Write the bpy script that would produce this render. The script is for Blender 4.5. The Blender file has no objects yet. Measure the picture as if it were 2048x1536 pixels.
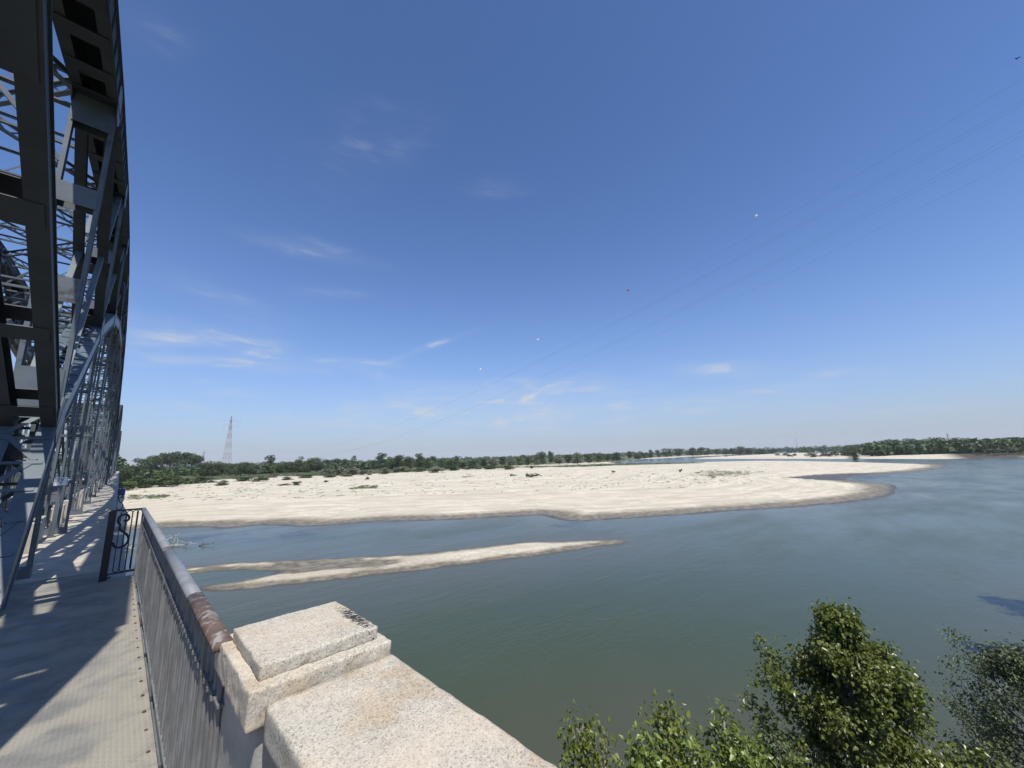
import bpy, bmesh, math, random
import numpy as np
from mathutils import Vector, Matrix, noise as mnoise
random.seed(7)
rng = np.random.default_rng(11)
sc = bpy.context.scene
COL = sc.collection

# ------------------------------------------------------------------ camera
CAM = Vector((0, 0, 2.14))
M3 = [[0.7105449104840493, -0.11060914785715605, -0.6949039821339041],
      [-0.7031161852203246, -0.15013493033602407, -0.6950446984001931],
      [-0.02745105219172348, 0.9824587100195815, -0.18444869975206427]]
MR = Matrix(M3)
cd = bpy.data.cameras.new('camera')
cd.sensor_width = 36.0
cd.lens = 36.0 * 775.0 / 2048.0
cd.clip_start = 0.05
cd.clip_end = 40000
cam = bpy.data.objects.new('camera', cd)
COL.objects.link(cam)
cam.matrix_world = Matrix.Translation(CAM) @ MR.to_4x4()
sc.camera = cam
def ray(px, py):
    return MR @ Vector(((px - 1024) / 775.0, (768 - py) / 775.0, -1.0))
def at(px, py, z):
    """world point of height z seen at a picture position"""
    d = ray(px, py)
    t = (z - CAM.z) / d.z
    return CAM + d * t
def proj(P):
    v = MR.transposed() @ (Vector(P) - CAM)
    return 1024 + 775 * v.x / -v.z, 768 - 775 * v.y / -v.z
def ztop(x, y, py):
    """height above (x, y) that shows at picture row py"""
    lo, hi = -20.0, 200.0
    for _ in range(50):
        m = (lo + hi) / 2
        if proj((x, y, m))[1] > py: lo = m
        else: hi = m
    return lo

# ------------------------------------------------------------------ light
SUNV = Vector((-0.144, -0.51, 1.0)).normalized()       # towards the sun
elev = math.asin(SUNV.z)
azim = math.atan2(SUNV.x, SUNV.y)                       # clockwise from +Y
sd = bpy.data.lights.new('sun', 'SUN')
sd.energy = 5.0
sd.angle = math.radians(0.5)
sd.color = (1.0, 0.95, 0.88)
sun = bpy.data.objects.new('sun', sd)
COL.objects.link(sun)
sun.rotation_euler = (-SUNV).to_track_quat('-Z', 'Y').to_euler()

W = bpy.data.worlds.new('World')
sc.world = W
W.use_nodes = True
nt = W.node_tree
nt.nodes.clear()
def N(nt, t, **kw):
    n = nt.nodes.new(t)
    for k, v in kw.items():
        if k.startswith('i_'):
            n.inputs[k[2:].replace('_', ' ')].default_value = v
        else:
            setattr(n, k, v)
    return n
def L(nt, a, b): nt.links.new(a, b)
def math_(nt, op, a, b=None, c=None, clamp=False):
    n = nt.nodes.new('ShaderNodeMath'); n.operation = op; n.use_clamp = clamp
    for i, v in enumerate((a, b, c)):
        if v is None: continue
        if isinstance(v, (int, float)): n.inputs[i].default_value = v
        else: nt.links.new(v, n.inputs[i])
    return n.outputs[0]
def maprange(nt, v, a, b, c=0.0, d=1.0, smooth=True):
    n = nt.nodes.new('ShaderNodeMapRange')
    if smooth: n.interpolation_type = 'SMOOTHSTEP'
    n.inputs['From Min'].default_value = a; n.inputs['From Max'].default_value = b
    n.inputs['To Min'].default_value = c; n.inputs['To Max'].default_value = d
    nt.links.new(v, n.inputs['Value'])
    return n.outputs['Result']
def mixc(nt, f, a, b, mode='MIX'):
    n = nt.nodes.new('ShaderNodeMix'); n.data_type = 'RGBA'; n.blend_type = mode
    for s, v in ((n.inputs['Factor'], f), (n.inputs['A'], a), (n.inputs['B'], b)):
        if isinstance(v, (int, float)): s.default_value = v
        elif isinstance(v, tuple): s.default_value = (*v, 1) if len(v) == 3 else v
        else: nt.links.new(v, s)
    return n.outputs['Result']
sky = N(nt, 'ShaderNodeTexSky', sky_type='NISHITA', sun_disc=False)
sky.sun_elevation = elev
sky.sun_rotation = azim
sky.altitude = 0
sky.air_density = 1.0
sky.dust_density = 0.7
sky.ozone_density = 3.0
tc = N(nt, 'ShaderNodeTexCoord')
dirv = tc.outputs['Generated']
sep = N(nt, 'ShaderNodeSeparateXYZ'); L(nt, dirv, sep.inputs[0])
# wispy cirrus : streaky noise on the cloud layer, kept to the patches where wisps stand
mp = N(nt, 'ShaderNodeMapping'); mp.inputs['Scale'].default_value = (3.2, 3.2, 15.0)
mp.inputs['Rotation'].default_value = (0.10, 0.06, 0.0)
L(nt, dirv, mp.inputs['Vector'])
nz = N(nt, 'ShaderNodeTexNoise'); nz.inputs['Scale'].default_value = 2.6; nz.inputs['Detail'].default_value = 9
nz.inputs['Roughness'].default_value = 0.62; nz.inputs['Distortion'].default_value = 0.5
L(nt, mp.outputs[0], nz.inputs['Vector'])
streak = maprange(nt, nz.outputs['Fac'], 0.45, 0.78)
WISPS = [(310, 680, 130, 16, .75, -4), (320, 645, 120, 16, .45, 8), (330, 718, 150, 16, .35, 6), (520, 700, 60, 20, .8, 10), (540, 735, 60, 12, .8, 8),
         (700, 730, 75, 12, .6, 2), (745, 748, 25, 12, .4, 10), (620, 500, 90, 16, .45, 14), (430, 590, 100, 22, .3, 25), (745, 290, 110, 55, .12, -20),
         (1010, 790, 140, 22, .8, -4), (900, 775, 120, 12, .5, 2), (1120, 770, 50, 10, .8, -18), (960, 830, 330, 40, .7, -2), (1450, 738, 85, 14, .7, 0),
         (1560, 776, 60, 10, .6, -8), (1670, 748, 60, 8, .35, -6), (860, 692, 80, 5, .5, -20), (1400, 812, 300, 16, .3, 0), (320, 815, 90, 12, .3, 2),
         (455, 780, 50, 14, .35, 12), (650, 585, 60, 10, .22, 4), (990, 375, 50, 14, .25, 0), (290, 50, 60, 40, .15, 10)]
acc = None
for (wx, wy, sx, sy, st, rot) in WISPS:
    c = ray(wx, wy).normalized()
    k = 1 / ray(wx, wy).length
    rt = (MR @ Vector((1, 0, 0))); rt = (rt - c * rt.dot(c)).normalized()
    up = c.cross(rt); up = up if up.z > 0 else -up
    a = math.radians(-rot)
    r2 = rt * math.cos(a) + up * math.sin(a); u2 = -rt * math.sin(a) + up * math.cos(a)
    def dot(v, s):
        n = N(nt, 'ShaderNodeVectorMath', operation='DOT_PRODUCT'); L(nt, dirv, n.inputs[0])
        n.inputs[1].default_value = v * (775.0 / (s * k)); return n.outputs['Value']
    A, B = dot(r2, sx), dot(u2, sy)
    q = math_(nt, 'ADD', math_(nt, 'MULTIPLY', A, A), math_(nt, 'MULTIPLY', B, B))
    front = math_(nt, 'EXPONENT', math_(nt, 'MULTIPLY', q, -1.0))
    v = math_(nt, 'MULTIPLY', front, st)
    n = N(nt, 'ShaderNodeVectorMath', operation='DOT_PRODUCT'); L(nt, dirv, n.inputs[0]); n.inputs[1].default_value = c
    v = math_(nt, 'MULTIPLY', v, math_(nt, 'GREATER_THAN', n.outputs['Value'], 0.5))
    acc = v if acc is None else math_(nt, 'ADD', acc, v)
fac = math_(nt, 'MULTIPLY', acc, math_(nt, 'ADD', math_(nt, 'MULTIPLY', streak, 1.3), 0.20), clamp=True)
fac = math_(nt, 'MULTIPLY', fac, 0.95)
skyc = mixc(nt, 1.0, sky.outputs[0], (0.79, 1.01, 1.34), 'MULTIPLY')
vz = maprange(nt, sep.outputs['Z'], .12, .95, 1.07, .86)
hv = N(nt, 'ShaderNodeVectorMath', operation='SCALE'); L(nt, skyc, hv.inputs[0]); L(nt, vz, hv.inputs['Scale']); skyc = hv.outputs[0]
low = math_(nt, 'EXPONENT', math_(nt, 'MULTIPLY', math_(nt, 'ABSOLUTE', sep.outputs['Z']), -7.0))
skyc = mixc(nt, math_(nt, 'MULTIPLY', low, .95), skyc, (3.60, 3.98, 4.85))   # milky air low over the plain
cl = mixc(nt, fac, skyc, (5.0, 5.4, 6.1))
bg = N(nt, 'ShaderNodeBackground'); bg.inputs['Strength'].default_value = 0.100
L(nt, cl, bg.inputs['Color'])
wo = N(nt, 'ShaderNodeOutputWorld'); L(nt, bg.outputs[0], wo.inputs['Surface'])
sc.view_settings.view_transform = 'Standard'
sc.view_settings.look = 'None'
sc.view_settings.gamma = 1
sc.view_settings.exposure = 0.25
sc.render.engine = 'CYCLES'
sc.cycles.volume_bounces = 0
sc.cycles.max_bounces = 8

# ------------------------------------------------------------------ material helpers
def new_mat(name):
    m = bpy.data.materials.new(name); m.use_nodes = True
    nt = m.node_tree; nt.nodes.clear()
    o = N(nt, 'ShaderNodeOutputMaterial'); b = N(nt, 'ShaderNodeBsdfPrincipled')
    L(nt, b.outputs[0], o.inputs['Surface'])
    return m, nt, b
def noise_(nt, scale, detail=4, rough=.55, vec=None, dist=0.0):
    n = N(nt, 'ShaderNodeTexNoise'); n.inputs['Scale'].default_value = scale
    n.inputs['Detail'].default_value = detail; n.inputs['Roughness'].default_value = rough
    n.inputs['Distortion'].default_value = dist
    if vec is None:
        g = N(nt, 'ShaderNodeNewGeometry'); vec = g.outputs['Position']
    L(nt, vec, n.inputs['Vector'])
    return n.outputs['Fac']
def posvec(nt, scale=(1, 1, 1), rot=(0, 0, 0)):
    g = N(nt, 'ShaderNodeNewGeometry'); m = N(nt, 'ShaderNodeMapping')
    m.inputs['Scale'].default_value = scale; m.inputs['Rotation'].default_value = rot
    L(nt, g.outputs['Position'], m.inputs['Vector'])
    return m.outputs[0]
def bump(nt, b, h, strength=.3, dist=.01):
    n = N(nt, 'ShaderNodeBump'); n.inputs['Strength'].default_value = strength; n.inputs['Distance'].default_value = dist
    L(nt, h, n.inputs['Height']); L(nt, n.outputs[0], b.inputs['Normal'])
def paint(name, c1, c2=None, rough=.5, metal=0.0, scale=3.0, stain=None, stain_amt=(.6, .75), stain_scale=6.0, bumpy=0.0, spec=.5):
    m, nt, b = new_mat(name)
    c2 = c2 or tuple(v * .75 for v in c1)
    col = mixc(nt, maprange(nt, noise_(nt, scale, 6), .35, .65), c1, c2)
    if stain:
        col = mixc(nt, maprange(nt, noise_(nt, stain_scale, 8, .65), *stain_amt), col, stain)
    L(nt, col, b.inputs['Base Color'])
    b.inputs['Roughness'].default_value = rough; b.inputs['Metallic'].default_value = metal
    b.inputs['Specular IOR Level'].default_value = spec
    if bumpy: bump(nt, b, noise_(nt, 60, 6, .7), bumpy, .004)
    return m
MAT = {}
MAT['steel'] = paint('blue_grey_steel_paint', (.085, .105, .120), (.062, .076, .088), .42, 0, 1.2, (.05, .035, .028), (.64, .74), 2.2, .15)
MAT['steel3'] = paint('sunlit_blue_steel_paint', (.110, .140, .162), (.075, .096, .112), .42, 0, 1.0, (.06, .05, .045), (.66, .76), 1.6, .15)  # lighter copy of the steel paint, sunlight on the lower chord put into colour
MAT['steel_chord'] = paint('shade_darkened_steel_paint', (.036, .042, .047), (.026, .031, .036), .7, 0, 1.5, (.07, .075, .08), (.66, .76), 2.5, .1, .25)  # same steel paint darkened, the top chord's underside shade put into its colour
MAT['steel_diag'] = paint('shaded_grey_steel_paint', (.048, .056, .066), (.034, .041, .050), .6, 0, 1.3, (.04, .03, .025), (.62, .74), 2.0, .15, .35)  # darker copy of the steel paint, the diagonals' shaded side painted in
MAT['steel2'] = paint('pale_grey_steel_paint', (.108, .130, .148), (.074, .091, .105), .5, 0, 1.0, (.035, .028, .025), (.58, .68), 1.1, .1)
MAT['steel_dark'] = paint('dark_steel_paint', (.035, .042, .05), (.02, .024, .03), .5, 0, 4)
MAT['slat'] = paint('weathered_grey_iron', (.170, .170, .166), (.11, .11, .108), .6, 0, 4.5, (.125, .09, .065), (.57, .72), 3.5, .3)
MAT['handrail'] = paint('worn_blue_grey_handrail', (.185, .20, .215), (.14, .152, .165), .48, 0, 5, (.15, .085, .055), (.58, .70), 7, .2)
MAT['rust'] = paint('rusty_handrail', (.105, .066, .05), (.072, .047, .038), .75, 0, 9, (.22, .205, .185), (.52, .62), 11, .6)
MAT['black_iron'] = paint('black_iron', (.014, .015, .018), (.022, .022, .024), .45, 0, 8, (.06, .03, .02), (.66, .75), 12)
MAT['bolt'] = paint('rust_bolt', (.085, .035, .025), (.05, .025, .02), .8, 0, 40)
MAT['white'] = paint('white_enamel', (.78, .78, .77), (.68, .68, .66), .4, 0, 5)
MAT['blackp'] = paint('black_lettering', (.012, .012, .014), None, .5)
MAT['bluep'] = paint('blue_plate', (.03, .07, .2), None, .4)
MAT['rubber'] = paint('tyre_rubber', (.02, .02, .02), None, .8)
MAT['carpaint'] = paint('dark_car_paint', (.02, .023, .03), (.018, .02, .026), .2)
MAT['carsilver'] = paint('silver_car_paint', (.35, .36, .38), None, .25, .5)
MAT['glass'] = paint('dark_car_glass', (.03, .04, .05), None, .06, 0, 2, spec=.8)
MAT['chrome'] = paint('bright_metal', (.6, .6, .6), None, .2, 1.0)
MAT['lampglass'] = paint('clear_lamp_glass', (.75, .77, .8), None, .1)
MAT['redpaint'] = paint('red_pylon_paint', (.30, .13, .125), None, .6)
MAT['whitepylon'] = paint('white_pylon_paint', (.40, .39, .41), None, .6)
MAT['wire'] = paint('wire_metal', (.09, .10, .12), None, .6)
MAT['ball'] = paint('white_marker', (.85, .85, .85), None, .4)
MAT['redball'] = paint('red_marker', (.3, .08, .06), None, .4)
MAT['bird'] = paint('dark_feathers', (.03, .025, .025), None, .8)
MAT['drift'] = paint('bleached_driftwood', (.42, .38, .32), (.28, .24, .20), .85, 0, 3, None, bumpy=.4)
MAT['driftdark'] = paint('dark_driftwood', (.11, .085, .07), (.07, .055, .045), .9, 0, 2)
MAT['bark'] = paint('bark', (.13, .11, .085), (.07, .06, .05), .9, 0, 6, None, bumpy=.5)
MAT['palebark'] = paint('pale_poplar_bark', (.36, .34, .29), (.22, .21, .18), .85, 0, 8, None, bumpy=.4)

def mat_concrete(name, c1, c2, sc_=3.0):
    m, nt, b = new_mat(name)
    v = posvec(nt, (1, .45, 1))
    col = mixc(nt, maprange(nt, noise_(nt, sc_, 8, .62, v), .35, .68), c1, c2)
    col = mixc(nt, maprange(nt, noise_(nt, 90, 3, .6), .5, .8, 0, .35), col, tuple(x * .55 for x in c1))
    L(nt, col, b.inputs['Base Color']); b.inputs['Roughness'].default_value = .9
    bump(nt, b, noise_(nt, 70, 6, .7), .35, .006)
    return m
MAT['concrete'] = mat_concrete('sandy_concrete', (.46, .42, .345), (.34, .315, .26))
MAT['asphalt'] = mat_concrete('worn_asphalt', (.115, .10, .098), (.075, .068, .068), 1.2)
MAT['mortar'] = mat_concrete('pale_mortar', (.36, .34, .30), (.26, .25, .22), 5)

def mat_checker():
    m, nt, b = new_mat('dusty_checker_plate')
    g = N(nt, 'ShaderNodeNewGeometry'); s = N(nt, 'ShaderNodeSeparateXYZ'); L(nt, g.outputs['Position'], s.inputs[0])
    P = .034
    u = math_(nt, 'DIVIDE', s.outputs['X'], P); v = math_(nt, 'DIVIDE', s.outputs['Y'], P)
    fu = math_(nt, 'FLOOR', u); fv = math_(nt, 'FLOOR', v)
    par = math_(nt, 'MODULO', math_(nt, 'ABSOLUTE', math_(nt, 'ADD', fu, fv)), 2.0)
    par = math_(nt, 'GREATER_THAN', par, .5)
    cu = math_(nt, 'SUBTRACT', math_(nt, 'SUBTRACT', u, fu), .5); cv = math_(nt, 'SUBTRACT', math_(nt, 'SUBTRACT', v, fv), .5)
    a1 = math_(nt, 'ADD', cu, cv); a2 = math_(nt, 'SUBTRACT', cu, cv)
    def el(p, q): 
        return math_(nt, 'ADD', math_(nt, 'MULTIPLY', math_(nt, 'MULTIPLY', p, p), 3.2), math_(nt, 'MULTIPLY', math_(nt, 'MULTIPLY', q, q), 26.0))
    e = mixc(nt, par, el(a1, a2), el(a2, a1))
    bwn = N(nt, 'ShaderNodeRGBToBW'); L(nt, e, bwn.inputs[0])
    h = maprange(nt, bwn.outputs[0], .6, 1.3, 1.0, 0.0)
    wear = maprange(nt, noise_(nt, 1.7, 7, .6), .42, .6)
    edge = maprange(nt, s.outputs['X'], .02, .30, 0, .8)
    dust = math_(nt, 'MAXIMUM', math_(nt, 'MULTIPLY', wear, .75), math_(nt, 'MULTIPLY', edge, maprange(nt, noise_(nt, 5, 5), .3, .55)))
    base = mixc(nt, maprange(nt, noise_(nt, 3.1, 7, .6), .35, .65), (.155, .155, .140), (.215, .21, .185))
    col = mixc(nt, dust, base, (.30, .275, .22))
    col = mixc(nt, maprange(nt, noise_(nt, 38, 5, .7), .6, .75, 0, .5), col, (.11, .10, .085))
    L(nt, col, b.inputs['Base Color']); b.inputs['Roughness'].default_value = .68
    hh = math_(nt, 'ADD', math_(nt, 'MULTIPLY', h, 1.0), math_(nt, 'MULTIPLY', noise_(nt, 80, 5, .7), .5))
    bump(nt, b, hh, 1.0, .005)
    return m
MAT['checker'] = mat_checker()

def mat_granite(name, warm):
    m, nt, b = new_mat(name)
    tcn = N(nt, 'ShaderNodeNewGeometry').outputs['Position']
    vo = N(nt, 'ShaderNodeTexVoronoi'); vo.inputs['Scale'].default_value = 165; L(nt, tcn, vo.inputs['Vector'])
    sp = N(nt, 'ShaderNodeSeparateColor'); L(nt, vo.outputs['Color'], sp.inputs[0])
    vo2 = N(nt, 'ShaderNodeTexVoronoi'); vo2.inputs['Scale'].default_value = 290; L(nt, tcn, vo2.inputs['Vector'])
    sp2 = N(nt, 'ShaderNodeSeparateColor'); L(nt, vo2.outputs['Color'], sp2.inputs[0])
    col = mixc(nt, sp.outputs[0], (.50, .465, .385), (.35, .325, .27))
    col = mixc(nt, maprange(nt, sp.outputs[1], .82, .92, 0, .75), col, (.15, .135, .115))
    col = mixc(nt, maprange(nt, sp2.outputs[0], .82, .92, 0, .6), col, (.15, .135, .115))
    w = maprange(nt, noise_(nt, 4.5, 5, .6), .47, .66, 0, warm)
    col = mixc(nt, w, col, (.80, .62, .38), 'MULTIPLY')
    col = mixc(nt, maprange(nt, noise_(nt, 26, 6, .7), .42, .64, 0, .35), col, (.27, .245, .20))
    w2 = maprange(nt, noise_(nt, 2.0, 5, .5), .35, .7, 0, warm * .8)
    col = mixc(nt, w2, col, (.60, .49, .36))
    L(nt, col, b.inputs['Base Color']); b.inputs['Roughness'].default_value = .85
    hh = math_(nt, 'ADD', noise_(nt, 120, 6, .75), math_(nt, 'MULTIPLY', noise_(nt, 45, 4, .6), 1.2))
    bump(nt, b, hh, .40, .0035)
    return m, nt, b, col
MAT['granite'], _, _, _ = mat_granite('speckled_granite', .55)
def granite_slab():
    m, nt, b, col = mat_granite('speckled_granite_black_paint', .3)
    g = N(nt, 'ShaderNodeNewGeometry'); s = N(nt, 'ShaderNodeSeparateXYZ'); L(nt, g.outputs['Position'], s.inputs[0])
    ax = math_(nt, 'DIVIDE', math_(nt, 'SUBTRACT', s.outputs['X'], .930), .050); ay = math_(nt, 'DIVIDE', math_(nt, 'SUBTRACT', s.outputs['Y'], 2.12), .26)
    q = math_(nt, 'ADD', math_(nt, 'MULTIPLY', ax, ax), math_(nt, 'MULTIPLY', ay, ay))
    reg = math_(nt, 'SUBTRACT', 1.0, q, clamp=True)
    nn = noise_(nt, 62, 5, .75, posvec(nt, (.7, 1.7, 1), (0, 0, .25)))
    k = maprange(nt, math_(nt, 'ADD', math_(nt, 'MULTIPLY', reg, .22), nn), .63, .66, 0, 1)
    k = math_(nt, 'MULTIPLY', k, math_(nt, 'GREATER_THAN', reg, .02))
    L(nt, mixc(nt, k, col, (.02, .018, .018)), b.inputs['Base Color'])
    return m
MAT['granite_mark'] = granite_slab()
def mat_ashlar():
    m, nt, b = new_mat('stone_courses')
    v = posvec(nt, (1, 1, 1), (0, 0, 0))
    br = N(nt, 'ShaderNodeTexBrick'); br.inputs['Scale'].default_value = 1.0
    s = N(nt, 'ShaderNodeSeparateXYZ'); L(nt, v, s.inputs[0]); cmb = N(nt, 'ShaderNodeCombineXYZ')
    L(nt, math_(nt, 'ADD', s.outputs['X'], s.outputs['Y']), cmb.inputs[0]); L(nt, s.outputs['Z'], cmb.inputs[1])
    L(nt, cmb.outputs[0], br.inputs['Vector'])
    br.inputs['Brick Width'].default_value = .9; br.inputs['Row Height'].default_value = .42; br.inputs['Mortar Size'].default_value = .014
    br.inputs['Color1'].default_value = (.34, .32, .28, 1); br.inputs['Color2'].default_value = (.26, .25, .22, 1); br.inputs['Mortar'].default_value = (.14, .13, .12, 1)
    col = mixc(nt, maprange(nt, noise_(nt, 1.3, 7), .4, .7, 0, .5), br.outputs['Color'], (.17, .16, .14))
    L(nt, col, b.inputs['Base Color']); b.inputs['Roughness'].default_value = .9
    bump(nt, b, noise_(nt, 30, 6, .7), .5, .01)
    return m
MAT['ashlar'] = mat_ashlar()

def mat_leaf(name, c1, c2, trans=.25, rough=.45, scale=.8):
    m, nt, b = new_mat(name)
    oi = N(nt, 'ShaderNodeObjectInfo')
    f = maprange(nt, noise_(nt, scale, 3, .6), .3, .7)
    col = mixc(nt, f, c1, c2)
    a = N(nt, 'ShaderNodeAttribute'); a.attribute_name = 'tone'
    col = mixc(nt, maprange(nt, a.outputs['Fac'], 0, 1, 0, .55, False), col, tuple(min(1, v * 1.75) for v in c2))
    hs = N(nt, 'ShaderNodeHueSaturation'); L(nt, col, hs.inputs['Color'])
    L(nt, math_(nt, 'ADD', math_(nt, 'MULTIPLY', oi.outputs['Random'], .03), .485), hs.inputs['Hue'])
    L(nt, math_(nt, 'ADD', math_(nt, 'MULTIPLY', oi.outputs['Random'], .35), .82), hs.inputs['Value'])
    L(nt, hs.outputs[0], b.inputs['Base Color']); b.inputs['Roughness'].default_value = rough
    t = N(nt, 'ShaderNodeBsdfTranslucent'); L(nt, mixc(nt, 1.0, hs.outputs[0], (1.0, 1.12, .40), 'MULTIPLY'), t.inputs['Color'])
    mx = N(nt, 'ShaderNodeMixShader'); mx.inputs[0].default_value = trans
    L(nt, b.outputs[0], mx.inputs[1]); L(nt, t.outputs[0], mx.inputs[2])
    o = [n for n in nt.nodes if n.type == 'OUTPUT_MATERIAL'][0]
    L(nt, mx.outputs[0], o.inputs['Surface'])
    return m
MAT['leaf_dark'] = mat_leaf('dark_green_foliage', (.027, .047, .015), (.043, .067, .020), .15, .6, .25)
MAT['leaf_mid'] = mat_leaf('mid_green_foliage', (.038, .058, .018), (.056, .080, .025), .18, .6, .25)
MAT['leaf_willow'] = mat_leaf('grey_willow_foliage', (.075, .090, .055), (.11, .125, .078), .15, .6, .3)
MAT['leaf_poplar'] = mat_leaf('glossy_poplar_leaves', (.070, .094, .020), (.125, .155, .034), .28, .34, 1.4)
MAT['leaf_young'] = mat_leaf('bright_young_poplar_leaves', (.085, .115, .020), (.145, .178, .036), .33, .38, 2.0)
MAT['leaf_dull'] = mat_leaf('dull_blue_green_leaves', (.055, .075, .034), (.090, .115, .052), .2, .55, 1.5)  # dull blue green is the leaves' own colour

# ------------------------------------------------------------------ mesh helpers
class MB:
    def __init__(s): s.v = []; s.f = []; s.mi = []
    def add(s, vs, fs, mi=0):
        o = len(s.v); s.v += [tuple(v) for v in vs]; s.f += [tuple(i + o for i in f) for f in fs]; s.mi += [mi] * len(fs)
    def hexa(s, P, mi=0):
        s.add(P, [(0, 3, 2, 1), (4, 5, 6, 7), (0, 1, 5, 4), (1, 2, 6, 5), (2, 3, 7, 6), (3, 0, 4, 7)], mi)
    def box(s, a, b, mi=0):
        x0, y0, z0 = a; x1, y1, z1 = b
        s.hexa([(x0, y0, z0), (x1, y0, z0), (x1, y1, z0), (x0, y1, z0), (x0, y0, z1), (x1, y0, z1), (x1, y1, z1), (x0, y1, z1)], mi)
    def beam(s, p, q, w, h, up=(0, 0, 1), mi=0):
        """bar from p to q; w across (perpendicular to up), h along up"""
        p, q, up = Vector(p), Vector(q), Vector(up)
        d = (q - p).normalized(); side = d.cross(up)
        if side.length < 1e-5: side = d.cross(Vector((1, 0, 0)))
        side.normalize(); u = side.cross(d).normalized()
        a, b = side * (w / 2), u * (h / 2)
        s.hexa([p - a - b, p + a - b, p + a + b, p - a + b, q - a - b, q + a - b, q + a + b, q - a + b], mi)
    def tube(s, pts, r, n=8, mi=0, caps=True):
        pts = [Vector(p) for p in pts]; rs = r if isinstance(r, (list, tuple)) else [r] * len(pts)
        rings = []; prev = None
        for i, p in enumerate(pts):
            d = (pts[min(i + 1, len(pts) - 1)] - pts[max(i - 1, 0)]).normalized()
            if prev is None:
                a = d.cross(Vector((0, 0, 1)))
                if a.length < .05: a = d.cross(Vector((0, 1, 0)))
            else: a = prev - d * prev.dot(d)
            a.normalize(); prev = a; b = d.cross(a)
            rings.append([p + (a * math.cos(2 * math.pi * k / n) + b * math.sin(2 * math.pi * k / n)) * rs[i] for k in range(n)])
        vs = [v for r_ in rings for v in r_]; fs = []
        for i in range(len(pts) - 1):
            for k in range(n):
                k2 = (k + 1) % n; fs.append((i * n + k, i * n + k2, (i + 1) * n + k2, (i + 1) * n + k))
        if caps: fs += [tuple(range(n - 1, -1, -1)), tuple(range((len(pts) - 1) * n, len(pts) * n))]
        s.add(vs, fs, mi)
    def build(s, name, mat, parent=None, smooth=False, bevel=0.0):
        me = bpy.data.meshes.new(name); me.from_pydata(s.v, [], s.f)
        mats = mat if isinstance(mat, (list, tuple)) else [mat]
        for m in mats: me.materials.append(m if not isinstance(m, str) else MAT[m])
        if len(mats) > 1: me.polygons.foreach_set('material_index', s.mi)
        if smooth: me.polygons.foreach_set('use_smooth', [True] * len(s.f))
        me.update()
        o = bpy.data.objects.new(name, me); COL.objects.link(o)
        if parent: o.parent = parent
        if bevel:
            md = o.modifiers.new('bevel', 'BEVEL'); md.width = bevel; md.segments = 2; md.limit_method = 'ANGLE'
        return o
def tag(o, label=None, cat=None, group=None, kind=None):
    if label: o['label'] = label
    if cat: o['category'] = cat
    if group: o['group'] = group
    if kind: o['kind'] = kind
    return o
def empty(name, loc=(0, 0, 0), rz=0.0):
    o = bpy.data.objects.new(name, None); COL.objects.link(o); o.location = loc; o.rotation_euler = (0, 0, rz)
    o.empty_display_size = .2
    return o
def copy_tree(o, parent=None):
    c = o.copy(); COL.objects.link(c)
    if parent: c.parent = parent
    for ch in list(o.children): copy_tree(ch, c)
    return c
ORD = ['first', 'second', 'third', 'fourth', 'fifth', 'sixth', 'seventh', 'eighth', 'ninth', 'tenth', 'eleventh', 'twelfth', 'thirteenth', 'fourteenth', 'fifteenth',
       'sixteenth', 'seventeenth', 'eighteenth', 'nineteenth', 'twentieth']
def ordw(i):
    if i < 20: return ORD[i]
    t = ['twenty', 'thirty', 'forty', 'fifty', 'sixty'][(i + 1) // 10 - 2]
    u = (i + 1) % 10
    return (t[:-1] + 'ieth') if u == 0 else t + '-' + ORD[u - 1]

# ------------------------------------------------------------------ terrain and water
ZW = -9.86
def pw(lst): return [tuple(at(x, y, ZW)[:2]) for x, y in lst]
LAND_A = [(-4000, 60), (-60, 108)] + pw([(235, 1066), (300, 1057), (360, 1055), (420, 1055), (440, 1059), (470, 1056), (520, 1051), (560, 1051), (600, 1055), (640, 1053), (760, 1044), (900, 1041), (1000, 1036), (1060, 1032), (1085, 1032), (1105, 1037),
        (1130, 1042), (1170, 1042.5), (1250, 1038), (1300, 1035), (1410, 1027), (1519, 1020), (1629, 1012), (1720, 1003), (1775, 995), (1793, 986), (1797, 977), (1789, 970), (1767, 967), (1735, 965),
        (1705, 961), (1690, 957.5), (1705, 954), (1740, 950), (1775, 947.5), (1848, 942), (1885, 936), (1899, 932.5), (1890, 930), (1848, 927.5), (1738, 924.5), (1614, 922), (1519, 921.5), (1410, 924),
        (1330, 926), (1240, 926.5), (1228, 925), (1245, 922), (1290, 918.5), (1346, 916), (1373, 914), (1446, 911), (1480, 908.7)]) + [(2500, 1500), (6000, 5000), (6000, 9000), (-4000, 9000)]
BAR_B = pw([(1377, 918.4), (1446, 918), (1556, 918), (1702, 918.6), (1712, 917), (1708, 909), (1690, 906), (1600, 905.5), (1540, 908), (1446, 912.5), (1400, 915.5)])
LAND_C = pw([(1704, 918.8), (1724, 918.4), (1800, 918.6), (1880, 919), (1939, 918.2), (1990, 916.5), (2048, 915.5)]) + [(515, -120), (480, -400), (3000, -3000), (9000, -3000), (9000, 1500)] + pw([(1690, 903.2), (1700, 910), (1704, 914)])
BANK_D = [(-400, 9), (2, 9), (9, 8), (15, 5.5), (18.5, 0), (22, -5), (36, -9), (52, -9.5), (60, -40), (80, -400), (-400, -400)]
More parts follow.
